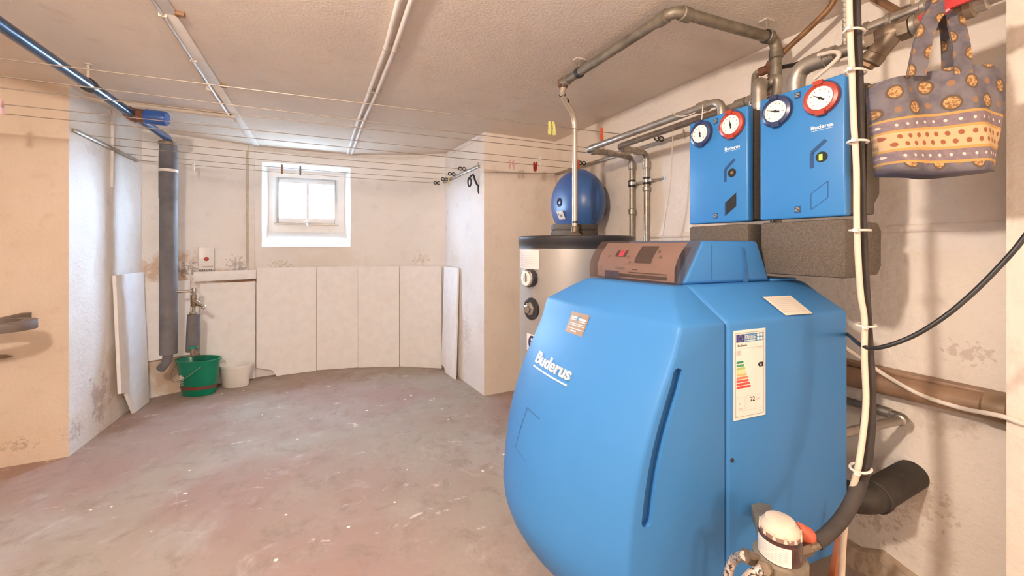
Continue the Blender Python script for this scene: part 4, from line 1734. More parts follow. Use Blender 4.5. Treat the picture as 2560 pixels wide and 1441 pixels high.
tag(b.build('wall_strut', 'copper_old'), 'brown strut slanting to the wall above the steel pipe', 'strut')
# old copper pipes in the corner above the pumps
cx_ = 1.70
t = thing('copper_pipe', 'old brown copper pipe curving up to the ceiling by the wall', 'pipe', at(1935, 170, X=cx_))
b = MB()
b.tube(spline([at(1928, 255, X=cx_), at(1928, 200, X=cx_), at(1932, 168, X=cx_), at(1960, 130, X=cx_), at(2005, 88, X=cx_), at(2045, 50, X=cx_), at(2075, 18, X=cx_), at(2095, -20, X=cx_)], 6), .011, 10)
b.build('tube', 'copper_old', t)
b = MB()
for i in range(9):
    q_ = at(1927, 180 + i * 8, X=cx_)
    b.lathe([(.011, -.004), (.0145, 0), (.011, .004)], q_, n=10)
b.build('corrugation', 'rust', t)
b = MB()
b.lathe([(.016, -.03), (.022, -.02), (.022, .02), (.016, .03)], at(1932, 168, X=cx_), axis=(0, .3, 1), n=12)
b.build('rusty_tee', 'rust', t)
t = thing('small_elbow_pipe', 'small grey elbow pipe left of the rusty tee', 'pipe', at(1888, 230, X=cx_))
b = MB()
b.tube(fillet([at(1928, 172, X=cx_), at(1888, 182, X=cx_), at(1886, 235, X=cx_ - .06)], .03), .014, 12)
b.build('tube', 'galvanised', t)
b = MB()
b.lathe([(.018, -.02), (.019, .02)], at(1912, 176, X=cx_), axis=(0, 1, 0), n=12)
b.build('rusty_sleeve', 'rust', t)
t = thing('double_elbow', 'bulky metal elbow and valve fitting between the two pumps', 'fitting', (1.47, .905, 1.69))
b = MB()
b.tube(fillet([(1.44, .915, PZ1 - .01), (1.44, .915, 1.80), (1.50, .945, 1.80), (1.525, .985, 1.75)], .035), .024, 14)
b.build('elbow', 'galvanised', t)
b = MB()
b.lathe([(.018, -.03), (.024, -.02), (.024, .02), (.018, .03)], (1.515, .97, 1.775), axis=(.1, .6, -.6), n=14)
b.build('union', 'steel_bright', t)
b = MB()
b.lathe([(.026, 0), (.026, .02)], (1.44, .915, PZ1 + .012), n=14)
b.build('collar', 'steel_bright', t)
b = MB()
b.tube(spline([at(1955, 168, X=1.74), at(1985, 162, X=1.73), at(2020, 150, X=1.72), at(2060, 138, X=1.70), at(2110, 116, X=1.66)], 5), .009, 8)
tag(b.build('black_cable', 'rubber_black'), 'short black cable running behind the right pump top', 'cable')

# ================================================================== BAY: BOARDS, DRAIN PIPE, TAP, BUCKETS
def board(label, p, q, ztop, zbot=0.002, th=.018, chip=None, tilt=.0, lean=0.0):
    """upright board between plan points p and q; chip = list of (u, z) corner points replacing the bottom edge"""
    p, q = V((p[0], p[1], 0)), V((q[0], q[1], 0))
    d = (q - p)
    n_ = V((d.y, -d.x, 0)).normalized()
    if n_.dot(-p) < 0:
        n_ = -n_
    pts = [(0, zbot), (1, zbot)] if chip is None else chip
    poly = [p + d * u + EZ * z + n_ * (lean * (1 - z / ztop)) for u, z in pts] + [q + EZ * (ztop + tilt), p + EZ * ztop]
    b = MB()
    b.prism(poly, n_ * th)
    return tag(b.build('wall_board', 'board_white', smooth=0, bevel=.0015, seg=1), label, 'board', 'white boards standing along the walls')


board('widest white board below the window with a chipped lower left corner', wall_at(641.5, .040), wall_at(791.5, .036), 1.0, chip=[(0, .10), (.10, .085), (.25, .06), (.32, .002), (1, .002)], th=.016)
board('white board directly right of the widest board below the window', wall_at(792.8, .024), wall_at(897, .028), .998, th=.014)
board('white board third from the right along the window wall', wall_at(898.3, .034), wall_at(1001, .030), .996, th=.014)
board('white board beside the narrow board at the right corner', wall_at(1002.3, .022), wall_at(1107, .024), 1.0, th=.014)
R0 = at_line(1152, 700, PIER_R[0], PIER_R[1])
R1 = at_line(1115, 700, PIER_R[0], PIER_R[1])
board('narrow white board leaning on the side of the right pier', (R1.x - .012, R1.y - .03), (R0.x - .012, R0.y), 1.0, th=.016, lean=.03, chip=[(0, .05), (.2, .05), (.3, .002), (1, .002)])
L0_ = at_line(275, 850, PIER_L[0], PIER_L[1])
L1_ = at_line(354, 850, PIER_L[0], PIER_L[1])
board('white board standing against the side of the left pier', (L0_.x + .010, L0_.y), (L1_.x + .010, min(L1_.y, 3.95)), 1.0, th=.02, lean=.035, chip=[(0, .20), (.18, .18), (.42, .002), (1, .002)])
board('white board hung behind the grey drain pipe', wall_at(358, .022), wall_at(474, .022), .915, zbot=.30, th=.012)
board('stepped white board behind the white bucket', wall_at(500, .022), wall_at(638, .022), .88, th=.014, chip=[(0, .03), (1, .002)])
b = MB()
p, q = wall_at(485, .035), wall_at(641, .030)
b.prism([V((p.x, p.y, .902 + .0)), V((q.x, q.y, .905)), V((q.x, q.y, .985)), V((p.x, p.y, .982))], V((0, -.03, 0)))
tag(b.build('ledge_board', 'board_white', bevel=.002), 'short white ledge strip under the white alarm box', 'board')
b = MB()
p, q = wall_at(560, .008), wall_at(641, .008)
b.prism([V((p.x, p.y, .868)), V((q.x, q.y, .868)), V((q.x, q.y, .90)), V((p.x, p.y, .885))], V((0, -.012, 0)))
tag(b.build('batten', 'peg_wood'), 'dark wooden batten in the gap under the ledge strip', 'batten')

# alarm box
p, q = wall_at(494, .02), wall_at(533, .02)
ex2 = (q - p).normalized()
en2 = V((ex2.y, -ex2.x, 0))
zb0, zb1 = .995, 1.19
t = thing('alarm_box', 'white wall box with a red round button above the ledge strip', 'box', V(((p.x + q.x) / 2, (p.y + q.y) / 2, zb0)))
b = MB()
b.prism([V((p.x, p.y, zb0)), V((q.x, q.y, zb0)), V((q.x, q.y, zb1)), V((p.x, p.y, zb1))], en2 * .045)
b.build('housing', 'white_plastic', t, bevel=.005)
mid = V(((p.x + q.x) / 2, (p.y + q.y) / 2, 1.09)) + en2 * .045
b = MB()
b.lathe([(.017, -.002), (.017, .004), (.012, .007)], mid, axis=en2, n=18)
b.build('button', 'dial_red', t)
b = MB()
b.box(mid + V((0, 0, -.065)) + en2 * .0005 + ex2 * .01, (.07, .001, .010), (ex2, en2, EZ))
b.build('print', 'ink_pale', t, smooth=0)
for i in range(8):
    b = MB()
    b.box(mid + V((0, 0, -.092)) + en2 * .0005 + ex2 * (-.045 + i * .011), (.006, .001, .006), (ex2, en2, EZ))
    b.build('vent_slot', 'ink', t, smooth=0)

# blue steel pipe under the ceiling on the left
XBP, ZBP = -1.055, 2.005
dp = at(421, 350, D=2.93)
t = thing('blue_pipe', 'glossy dark blue steel pipe under the ceiling at the left', 'pipe', (XBP, 1.0, ZBP))
b = MB()
b.tube(fillet([(XBP, -1.69, ZBP), (XBP, 2.4, ZBP), (dp.x, dp.y, ZBP - .012), (dp.x, dp.y, 1.90)], .06), .0255, 18)
b.build('tube', 'pipe_blue', t)
b = MB()
b.lathe([(.026, -.018), (.034, -.014), (.034, .014), (.026, .018)], (XBP, 2.70, ZBP), axis=(0, 1, 0), n=18)
b.build('clamp', 'rubber_black', t)
b = MB()
b.tube([(XBP, 2.70, ZBP + .03), (XBP, 2.70, CEIL)], .006, 8)
b.lathe([(.016, 0), (.016, .006)], (XBP, 2.70, CEIL - .006), n=10)
b.build('hanger_rod', 'conduit_paint', t)
vpos = at(330, 293, D=2.42)
t = thing('check_valve', 'rusty valve with a blue cap on the blue pipe', 'valve', vpos)
vp = V((XBP + .012, 3.18, ZBP - .004))
b = MB()
b.lathe([(.028, -.055), (.038, -.04), (.038, .04), (.028, .055)], vp, axis=(0, 1, 0), n=8)
b.lathe([(.030, 0), (.040, .02), (.040, .062), (.036, .064)], vp, axis=(1, -.12, -.05), n=10)
b.build('body', 'rust', t, smooth=25)
b = MB()
b.lathe([(.040, .064), (.044, .068), (.044, .165), (.040, .172), (.015, .173)], vp, axis=(1, -.12, -.05), n=20)
b.build('cap', 'valve_blue', t)

t = thing('drain_pipe', 'grey foam wrapped vertical pipe in the window bay', 'pipe', (dp.x, dp.y, .30))
b = MB()
pz = [1.945, 1.87, 1.70, 1.55, 1.545, 1.30, 1.0, .6, .42]
b.lathe([(.050, pz[0]), (.054, pz[1]), (.0555, pz[2]), (.055, pz[3]), (.0515, pz[4]), (.052, pz[5]), (.053, pz[6]), (.053, pz[7]), (.052, .40), (.03, .398)], (dp.x, dp.y, 0), n=24)
b.build('foam_sleeve', 'insulation_grey', t)
b = MB()
b.lathe([(.030, 1.93), (.056, 1.945), (.058, 1.965), (.050, 1.972), (.026, 1.965)], (dp.x, dp.y, 0), n=24)
b.build('collar', 'galvanised_dull', t)
b = MB()
b.lathe([(.0575, 1.745), (.0575, 1.765)], (dp.x, dp.y, 0), n=24)
b.build('white_strap', 'tie_white', t)
b = MB()
b.tube(fillet([(dp.x, dp.y, .41), (dp.x - .01, dp.y, .34), (dp.x - .05, dp.y + .02, .29)], .03), .030, 14)
b.build('elbow', 'insulation_grey', t)

# branch with tap
TPd = 3.02
t = thing('tap_branch', 'thin pipe with brass tap and grey foam sleeve above the green bucket', 'tap', at(484, 880, D=TPd))
jt = at(486, 727, D=TPd)
b = MB()
b.tube(fillet([V((dp.x + .05, dp.y, jt.z)), jt, at(484, 790, D=TPd)], .03), .0105, 10)
b.build('tube', 'galvanised', t)
b = MB()
b.lathe([(.017, -.02), (.019, -.01), (.019, .012), (.015, .02)], jt + V((0, 0, -.0)), n=12)
b.build('elbow_fitting', 'galvanised', t)
tb_ = at(485, 752, D=TPd)
b = MB()
b.lathe([(.016, -.045), (.019, -.035), (.019, .035), (.016, .045)], tb_, n=10)
b.lathe([(.016, 0), (.017, .05), (.010, .06), (.010, .085)], tb_, axis=(.75, -.25, -.6), n=12)
b.build('tap_body', 'brass_dull', t)
hd = tb_ + V((.75, -.25, -.6)).normalized() * .088
b = MB()
b.box(hd, (.030, .014, .022), (V((.5, .3, .8)).normalized(), V((-.5, .8, 0)).normalized(), V((.7, .4, -.6)).normalized()))
b.lathe([(.014, -.012), (.018, 0), (.014, .012)], hd, axis=(.75, -.25, -.6), n=10)
b.build('tap_handle', 'chrome', t, bevel=.003)
sl_t, sl_b = at(484, 787, D=TPd), at(481, 879, D=TPd)
b = MB()
b.lathe([(.022, 0), (.026, .006), (.026, .022), (.018, .026)], sl_t + V((0, 0, -.002)), n=14)
b.build('collar', 'galvanised', t)
b = MB()
b.tube([sl_t, sl_t.lerp(sl_b, .5), sl_b], [.040, .042, .042], 18)
b.build('foam_sleeve', 'insulation_grey', t)
dr = at(482, 872, D=TPd - .06)
b = MB()
b.lathe([(.018, 0), (.030, .004), (.030, .010), (.014, .014)], dr + V((0, 0, .0)), n=12)
b.build('green_wheel', 'bucket_green', t)
b = MB()
b.lathe([(.015, 0), (.017, -.02), (.016, -.04)], dr, n=12)
b.tube(fillet([dr + V((0, .05, -.03)), dr + V((0, 0, -.03)), dr + V((0, -.02, -.055))], .015), .011, 10)
b.build('drain_tap', 'brass_dull', t)

# buckets
gc = at(497, 615 + 1188 / 3.215, Z=0)
gd = gc.x * SN + gc.y * CS
t = thing('green_bucket', 'oval green plastic bucket under the tap', 'bucket', gc)
rtv = V((CS, -SN, 0))
hb = .285
b = MB()
b.lathe([(.118, 0), (.126, .006), (.160, hb - .012), (.172, hb - .012), (.173, hb), (.160, hb + .001), (.153, hb - .01), (.120, .012), (.01, .010)], gc, n=40, xdir=tuple(rtv), sx=1.0, sy=.62)
b.build('body', 'bucket_green', t)
b = MB()
r0_, r1_ = .126 + (.160 - .126) * .17, .126 + (.160 - .126) * .27
vs, fs = [], []
n = 40
for k, (r_, h_) in enumerate(((r0_ + .0018, .054), (r1_ + .0018, .080))):
    for i in range(n):
        w = 2 * math.pi * i / n
        vs.append(gc + rtv * (r_ * math.cos(w)) + fw * (r_ * .62 * math.sin(w)) + EZ * h_)
for i in range(n):
    fs.append((i, (i + 1) % n, n + (i + 1) % n, n + i))
b.add(vs, fs)
b.build('red_band', 'bucket_band', t, smooth=60)
b = MB()
hp1, hp2 = gc + rtv * -.168 + EZ * (hb - .03), gc + rtv * .10 - fw * .105 + EZ * (hb - .035)
b.tube(spline([hp1, gc + rtv * -.175 - fw * .05 + EZ * .19, gc + rtv * -.12 - fw * .11 + EZ * .135, gc + rtv * -.01 - fw * .13 + EZ * .165, hp2], 8), .0028, 6)
b.build('wire_handle', 'ink_grey', t)
b = MB()
for (dx, dz, w_, h_) in ((-.075, .115, .050, .004), (-.085, .150, .012, .045), (-.07, .155, .010, .038), (-.055, .150, .010, .030), (-.075, .098, .06, .003)):
    s_ = dx / .145
    yy = -.62 * .146 * math.sqrt(max(0, 1 - s_ * s_)) - .002
    b.box(gc + rtv * dx + fw * (yy - .004) + EZ * dz, (w_, .002, h_), ((rtv - fw * (s_ * .9)).normalized(), fw, EZ))
b.build('print', 'bucket_print', t, smooth=0) if 'bucket_print' in M else b.build('print', 'ink_pale', t, smooth=0)
wc = at(589, 615 + 1188 / 3.40, Z=0)
t = thing('white_bucket', 'small white plastic bucket right of the green one', 'bucket', wc)
hb2 = .185
b = MB()
b.lathe([(.098, 0), (.104, .005), (.125, hb2 - .02), (.136, hb2 - .02), (.137, hb2), (.127, hb2 + .001), (.120, hb2 - .008), (.098, .010), (.01, .008)], wc, n=36, xdir=tuple(rtv), sx=1.0, sy=.68)
b.build('body', 'bucket_white', t)
b = MB()
b.tube(spline([wc + rtv * -.134 + EZ * (hb2 - .03), wc + rtv * -.145 - fw * .02 + EZ * (hb2 - .06), wc + rtv * -.136 - fw * .04 + EZ * (hb2 - .09)], 5), .003, 6)
b.build('handle', 'bucket_white', t)

# ================================================================== CEILING TRUNKING AND CONDUITS
t = thing('cable_trunking', 'long flat white cable trunking across the ceiling and down the window wall', 'trunking', (-.53, 3.2, CEIL))
wp = wall_at(628)
pieces = [(-1.65, 1.95, .050, .013), (1.95, 2.72, .048, .011), (2.72, wp.y - .01, .046, .009)]
for y0, y1, w_, h_ in pieces:
    b = MB()
    b.span((-.562, y0, CEIL - h_), (-.562 + w_, y1, CEIL - .0005))
    b.build('channel', 'trunking', t, bevel=.002)
for y_, x_ in ((1.95, -.500), (2.72, -.502)):
    b = MB()
    b.box((x_, y_, CEIL - .008), (.03, .022, .014))
    b.build('clip', 'copper_old', t)
wn = V((0, -1, 0))
pa_, pb_ = wall_at(620), wall_at(636)
b = MB()
b.prism([V((pa_.x, pa_.y, .985)), V((pb_.x, pb_.y, .985)), V((pb_.x, pb_.y, CEIL - .002)), V((pa_.x, pa_.y, CEIL - .002))], V((.006, -.022, 0)))
b.build('riser_channel', 'trunking', t, bevel=.002)
b = MB()
pc_ = wall_at(617, .006)
b.tube([V((pc_.x, pc_.y, .985)), V((pc_.x, pc_.y, 2.06))], .008, 8)
tag(b.build('wall_conduit', 'conduit_paint'), 'thin painted conduit left of the vertical trunking', 'conduit')
t = thing('ceiling_conduit', 'thin grey conduit left of the white trunking on the ceiling', 'conduit', (-.60, 3.3, CEIL))
b = MB()
cp = [(383, 0), (407, 36), (484, 153), (530, 225), (573, 290)]
b.tube([V((-.615, -1.6, CEIL - .012))] + [V((at(x_, y_, Z=CEIL - .012).x, at(x_, y_, Z=CEIL - .012).y, CEIL - .012)) for x_, y_ in cp], .008, 8)
b.build('tube', 'steel_bright', t)
for x_, y_ in ((407, 36), (484, 150), (522, 222)):
    q_ = at(x_, y_, Z=CEIL - .01)
    b = MB()
    b.box((q_.x, q_.y, CEIL - .010), (.026, .010, .022))
    b.build('clip', 'conduit_paint', t)
b = MB()
b.tube([(-1.275, 3.31, CEIL - .014), (-.545, 3.315, CEIL - .014)], .0135, 10)
b.lathe([(.016, -.02), (.016, .02)], (-.75, 3.313, CEIL - .014), axis=(1, 0, 0), n=10)
tag(b.build('cross_conduit', 'conduit_paint'), 'short painted conduit crossing the ceiling behind the blue pipe', 'conduit')
for k, (lst, lb_) in enumerate((([(1005, -20), (997, 0), (964, 121), (923, 229), (897, 295), (869, 383)], 'left one of the two ceiling conduits above the window'),
                                ([(1036, -20), (1028, 0), (985, 125), (942, 231), (910, 300), (879, 384)], 'right one of the two ceiling conduits above the window'))):
    t = thing('conduit', lb_, 'conduit', (at(*lst[-1], Z=CEIL).x, at(*lst[-1], Z=CEIL).y, CEIL), 'twin ceiling conduits')
    pts = [V((at(x_, y_, Z=CEIL - .014).x, at(x_, y_, Z=CEIL - .014).y, CEIL - .014)) for x_, y_ in lst]
    pts = [V((pts[0].x, -1.6, CEIL - .014))] + pts
    lim = wall_at(872).y - .012
    pts[-1].y = min(pts[-1].y, lim)
    b = MB()
    b.tube(pts, .0105, 10)
    b.build('tube', 'trunking', t)
    for j in (3, 4, 5):
        p = pts[j]
        b = MB()
        b.lathe([(.0125, -.008), (.0125, .008)], p, axis=(0, 1, 0), n=12)
        b.box(p + V((.018, 0, .006)), (.02, .012, .014))
        b.build('clip', 'conduit_paint', t)
# cable clipped along the top of the window wall
t = thing('edge_cable', 'painted cable clipped along the top edge of the window wall', 'cable', wall_at(870) + V((0, 0, 2.07)))
pts = []
for px_ in range(642, 1108, 22):
    p = wall_at(px_, .010)
    pts.append(V((p.x, p.y, CEIL - .030 + .008 * math.sin(px_ * .03))))
e0, e1 = V((PIER_R[1][0], PIER_R[1][1], 0)), V((PIER_R[0][0], PIER_R[0][1], 0))
for k in (.08, .4, .75, .97):
    p = e0.lerp(e1, k)
    pts.append(V((p.x - .010, p.y - .01, CEIL - .030)))
b = MB()
b.tube(pts, .0085, 8)
b.build('tube', 'trunking', t)
for i in range(2, len(pts), 3):
    b = MB()
    b.box(pts[i], (.014, .014, .026))
    b.build('clip', 'trunking', t)

# ================================================================== CLOTHES LINES
def sag(p, q, s, n=14):
    return [p.lerp(q, i / n) - EZ * (s * 4 * (i / n) * (1 - i / n)) for i in range(n + 1)]


def tensioner(t, p, d_):
    """double-loop plastic line tightener"""
    d_ = V(d_).normalized()
    for s_ in (-1, 1):
        b = MB()
        c = p + d_ * (s_ * .017)
        n = 14
        ring = [c + d_ * (.016 * math.cos(2 * math.pi * i / n)) + EZ * (.013 * math.sin(2 * math.pi * i / n)) for i in range(n + 1)]
        b.tube(ring, .0042, 6, cap=False)
        b.build('tightener_loop', 'rubber_black', t)
    b = MB()
    b.box(p, (.010, .010, .018))
    b.build('tightener_hub', 'rubber_black', t)


lines = {}


def clothesline(key, label, p, q, s, tens=None):
    t = thing('clothesline', label, 'clothesline', p, 'clotheslines strung across the room')
    b = MB()
    pts = sag(p, q, s)
    b.tube(pts, .0021, 6)
    b.build('wire', 'wire_steel', t)
    if tens is not None:
        k = tens / (q - p).length
        tensioner(t, q.lerp(p, k), q - p)
    lines[key] = (p, q, s)


def rail_thing(label, p, q, name='line_rail', m='galvanised', hooks=()):
    t = thing(name, label, 'rail', p)
    b = MB()
    b.bar(p, q, .018, .022)
    b.build('bar', m, t, bevel=.002)
    for h in hooks:
        b = MB()
        b.tube(spline([h + EZ * .03, h + EZ * .005, h - EZ * .02], 4), .003, 6)
        b.build('hook', m, t)
    return t


for i, ((a_, c_), nm_) in enumerate(zip((((203, 337), (1175, 424)), ((262, 362), (1148, 437)), ((308, 384), (1130, 450)), ((336, 400), (1110, 459))),
                                        ('nearest of the four bay clotheslines', 'second nearest of the four bay clotheslines', 'third of the four bay clotheslines, carrying two pegs', 'farthest bay clothesline across the window top'))):
    p = at_line(*a_, PIER_L[0], PIER_L[1]) + V((.02, 0, 0))
    q = at_line(*c_, PIER_R[0], PIER_R[1]) + V((-.02, 0, 0))
    clothesline('A%d' % (i + 1), nm_, p, q, .012, tens=.05)
ra, rb = at_line(178, 325, PIER_L[0], PIER_L[1]), at_line(338, 402, PIER_L[0], PIER_L[1])
rail_thing('metal clothesline rail on the side of the left pier', ra + V((.012, 0, 0)), rb + V((.012, 0, 0)))
ra, rb = at_line(1200, 416, PIER_R[0], PIER_R[1]), at_line(1100, 462, PIER_R[0], PIER_R[1])
rail_thing('metal clothesline rail on the side of the right pier', ra + V((-.012, 0, 0)), rb + V((-.012, 0, 0)), hooks=[ra + V((-.02, -.01, 0))])
ZL = 1.82
rail_thing('long metal clothesline rail on the right wall', V((XR - .012, 1.55, ZL)), V((XR - .012, 2.93, ZL)), hooks=[V((XR - .03, 1.57, ZL))])
rail_thing('metal clothesline rail on the far left wall', V((XL + .012, 1.7, ZL)), V((XL + .012, 2.9, ZL)))
for i, (py0, (x1, y1), nm_) in enumerate(((142, (1668, 347), 'highest near clothesline carrying yellow pegs'), (187, (1565, 380), 'second near clothesline under the ceiling'), (216, (1538, 389), 'third near clothesline under the ceiling'),
                                          (257, (1472, 408), 'fourth near clothesline with a pink peg at the left'), (281, (1432, 421), 'lowest near clothesline carrying red and pink pegs'))):
    q = at(x1, y1, X=XR - .02)
    a = at(0, py0, Z=ZL)
    d_ = a - q
    p = q + d_ * ((XL + .02 - q.x) / d_.x)
    p.z = ZL
    q.z = ZL
    clothesline('B%d' % (i + 1), nm_, p, q, .006, tens=.06 if i in (0, 3) else None)
q = at(1392, 433, Y=2.93)
p = at(1207, 430, Y=2.93)
clothesline('C', 'short line along the front of the right pier', p, q, .004)

# pegs
def peg(label, key, px, matn, tilt=0.0, drop=.0, scale=1.0, grp='clothes pegs on the lines'):
    p, q, s = lines[key]
    best, bt = 1e9, 0
    for i in range(801):
        k = i / 800
        x = p.lerp(q, k) - EZ * (s * 4 * k * (1 - k))
        dd = x.x * SN + x.y * CS
        if dd < .3:
            continue
        xx = 1280 + FPX * (x.x * CS - x.y * SN) / dd
        if abs(xx - px) < best:
            best, bt, bx = abs(xx - px), k, x
    c = bx.copy()
    t = thing('clothes_peg', label, 'clothes peg', c - EZ * .04, grp)
    ld = (q - p).normalized()
    nd_ = V((ld.y, -ld.x, 0)).normalized()
    up = (EZ + ld * tilt).normalized()
    sx = up.cross(nd_).normalized()
    for s_ in (-1, 1):
        b = MB()
        h = .075 * scale
        pr_ = [(0, .32), (.0025, .30), (.0095, .02), (.0085, -.45), (.0045, -.62), (.0015, -.62), (.0015, -.1)]
        poly = [c + nd_ * (s_ * x_ * scale) + up * (z_ * h) - sx * (.0055 * scale) for x_, z_ in pr_]
        b.prism(poly, sx * (.011 * scale))
        b.build('jaw', matn, t, smooth=0)
    b = MB()
    b.tube([c - sx * .007 * scale - up * .012, c + sx * .007 * scale - up * .012], .004 * scale, 8)
    b.build('spring', 'galvanised', t)


peg('left one of the two yellow pegs by the pale riser', 'B1', 1373, 'peg_yellow')
peg('right one of the two yellow pegs by the pale riser', 'B1', 1384, 'peg_yellow', tilt=-.1)
peg('orange red peg right of the pale riser', 'B1', 1503, 'peg_orange')
peg('left peg of the pale pink pair', 'B5', 1276, 'peg_pink', .1)
peg('right peg of the pale pink pair', 'B5', 1284, 'peg_pink', -.1)
peg('dark red peg next to the pink pair', 'B5', 1335, 'peg_red', -.05)
peg('dark red peg touching the cream peg', 'B5', 1341, 'peg_red', .12)
peg('cream peg hanging high by the dark red pegs', 'B4', 1350, 'bucket_white')
peg('orange red peg half behind the pale riser', 'B4', 1446, 'peg_orange')
peg('pink peg at the left edge of the picture', 'B4', 4, 'peg_pink')
peg('brown wooden peg in front of the window', 'A3', 705, 'peg_wood', scale=1.1)
peg('dark grey peg in front of the window', 'A3', 751, 'peg_grey', scale=1.1)
peg('yellow peg by the right pier line tighteners', 'A3', 1121, 'peg_yellow')
peg('white peg hanging near the grey drain pipe', 'A4', 484, 'white_plastic', scale=1.1)

# black hanger hook on the right pier
hk = at_line(1190, 440, PIER_R[0], PIER_R[1]) + V((-.03, -.02, 0))
t = thing('hanger_hook', 'black trouser hanger with clips dangling at the right pier', 'hanger', hk)
hd_ = (V((CS, -SN, 0)) * .8 + V((0, -.3, 0))).normalized()
b = MB()
b.tube([hk + EZ * .05, hk], .0018, 6)
b.build('wire', 'wire_steel', t)
b = MB()
b.tube(spline([hk - hd_ * .045 - EZ * .035, hk - hd_ * .02 - EZ * .005, hk, hk + hd_ * .012 - EZ * .035, hk + hd_ * .03 - EZ * .075, hk + hd_ * .055 - EZ * .10], 6), .008, 8)
b.build('arm', 'rubber_black', t)
for c_ in (hk - hd_ * .035 - EZ * .055, hk + hd_ * .055 - EZ * .12):
    b = MB()
    n = 14
    b.tube([c_ + hd_ * (.014 * math.cos(2 * math.pi * i / n)) + EZ * (.036 * math.sin(2 * math.pi * i / n)) for i in range(n + 1)], .0065, 6, cap=False)
    b.build('clip', 'rubber_black', t)

# rusty streaked batten on the pier side and left edge handles
p_, q_ = at_line(279, 272, PIER_L[0], PIER_L[1]), at_line(277, 468, PIER_L[0], PIER_L[1])
b = MB()
b.tube([p_ + V((.006, 0, 0)), q_ + V((.006, 0, 0))], .009, 8)
tag(b.build('painted_conduit', 'trunking'), 'short vertical painted conduit on the left pier side', 'conduit')
hwc = at(-28, 818, Y=2.75)
t = thing('metal_loop', 'flat grey metal loop handle at the left picture edge', 'handle', hwc)
b = MB()
n = 28
vs, fs = [], []
for i in range(n):
    w = 2 * math.pi * i / n
    for (r_, z_) in ((.155, .022), (.155, -.022), (.105, -.022), (.105, .022)):
        cx_, cy_ = math.cos(w) * r_, math.sin(w) * r_ * .8
        vs.append(hwc + V((cx_, cy_, z_)))
for i in range(n):
    for k in range(4):
        fs.append((i * 4 + k, ((i + 1) % n) * 4 + k, ((i + 1) % n) * 4 + (k + 1) % 4, i * 4 + (k + 1) % 4))
b.add(vs, fs)
b.build('loop', 'handle_grey', t, bevel=.003)
b = MB()
b.bar(hwc + V((-.05, .11, 0)), V((hwc.x - .05, 3.12, hwc.z)), .04, .03)
b.build('stub', 'handle_grey', t)
b = MB()
bp = at(2, 897, Y=3.08)
b.prism([bp + V((-.1, 0, .02)), bp + V((.0, 0, .012)), bp + V((.03, 0, .0)), bp + V((-.1, 0, -.015))], V((0, .04, 0)))
tag(b.build('wall_peg', 'brass_dull', bevel=.003), 'small pale metal tip at the left edge below the loop handle', 'bracket')

# ================================================================== RIGHT FOREGROUND: HOSES, CABLES, BAG
hose_px = [(2141, -300, 1.0), (2141, 0, 1.0), (2148, 200, 1.0), (2152, 400, 1.0), (2157, 560, 1.0), (2163, 700, 1.0), (2169, 850, .995), (2173, 950, .99), (2171, 1040, .98), (2162, 1150, .965), (2143, 1225, .95), (2110, 1290, .93), (2070, 1335, .915), (2040, 1358, .905)]
hp_ = [at(x_, y_, D=d_) for x_, y_, d_ in hose_px]
hp_[0] = V((hp_[1].x, hp_[1].y, CEIL))
t = thing('oil_line', 'black rubber hose hanging in front of the boiler to the filter', 'hose', hp_[-1])
sp = spline(hp_, 8)
b = MB()
rr = []
for i in range(len(sp)):
    k = i / (len(sp) - 1)
    rr.append(.0088 if k < .38 else .0088 + (.0150 - .0088) * min(1, (k - .38) / .25))
b.tube(sp, rr, 14)
b.build('hose', 'foam_black', t)
b = MB()
e1_ = hp_[-1]
e2_ = at(2002, 1378, D=.895)
b.tube([e1_.lerp(hp_[-2], .3), e1_, e2_], .0065, 10)
b.build('copper_end', 'brass_dull', t)
# beige cable tied to it
cab = [(2123, -300, .985), (2123, 0, .985), (2130, 187, .985), (2134, 300, .985), (2141, 420, .985), (2142, 560, .985), (2146, 660, .985), (2152, 740, .982), (2161, 800, .98), (2161, 900, .975), (2165, 1000, .965), (2157, 1090, .955), (2143, 1180, .945), (2126, 1240, .96), (2110, 1330, .965), (2104, 1441, .965), (2100, 1560, .97)]
cp_ = [at(x_, y_, D=d_) for x_, y_, d_ in cab]
cp_[0] = V((cp_[1].x, cp_[1].y, CEIL))
cp_.append(V((cp_[-1].x + .02, cp_[-1].y, .006)))
cp_.append(V((cp_[-1].x + .25, cp_[-1].y + .02, .006)))
b = MB()
cab_path = spline(cp_, 8)
b.tube(cab_path, .0066, 10)
tag(b.build('beige_cable', 'cable_beige'), 'beige cable tied along the black hose with white cable ties', 'cable')
for i, (y_, xl, xr) in enumerate(((70, 2116, 2148), (187, 2122, 2158), (362, 2128, 2163), (570, 2128, 2168), (808, 2150, 2180), (1167, 2150, 2175))):
    def near_y(path):
        return min(path, key=lambda P: abs(HOR - FPX * (P.z - EYE) / (P.x * SN + P.y * CS) - y_))
    hq, cq = near_y(sp), near_y(cab_path)
    b = MB()
    c = (hq + cq) / 2
    hw_ = (hq - cq).length / 2 + .0125
    ux = V(((hq - cq).x, (hq - cq).y, 0)).normalized()
    uy = V((-ux.y, ux.x, 0))
    n = 18
    b.tube([c + ux * (hw_ * math.cos(2 * math.pi * k / n)) + uy * (.0185 * math.sin(2 * math.pi * k / n)) for k in range(n + 1)], .0030, 6, cap=False)
    b.box(c - ux * (hw_ + .002) - fw * .006, (.010, .010, .008))
    tag(b.build('cable_tie', 'tie_white'), '%s white cable tie on the hose bundle' % ['topmost', 'second from top', 'third from top', 'fourth from top', 'fifth from top', 'lowest'][i], 'cable tie', 'white cable ties')
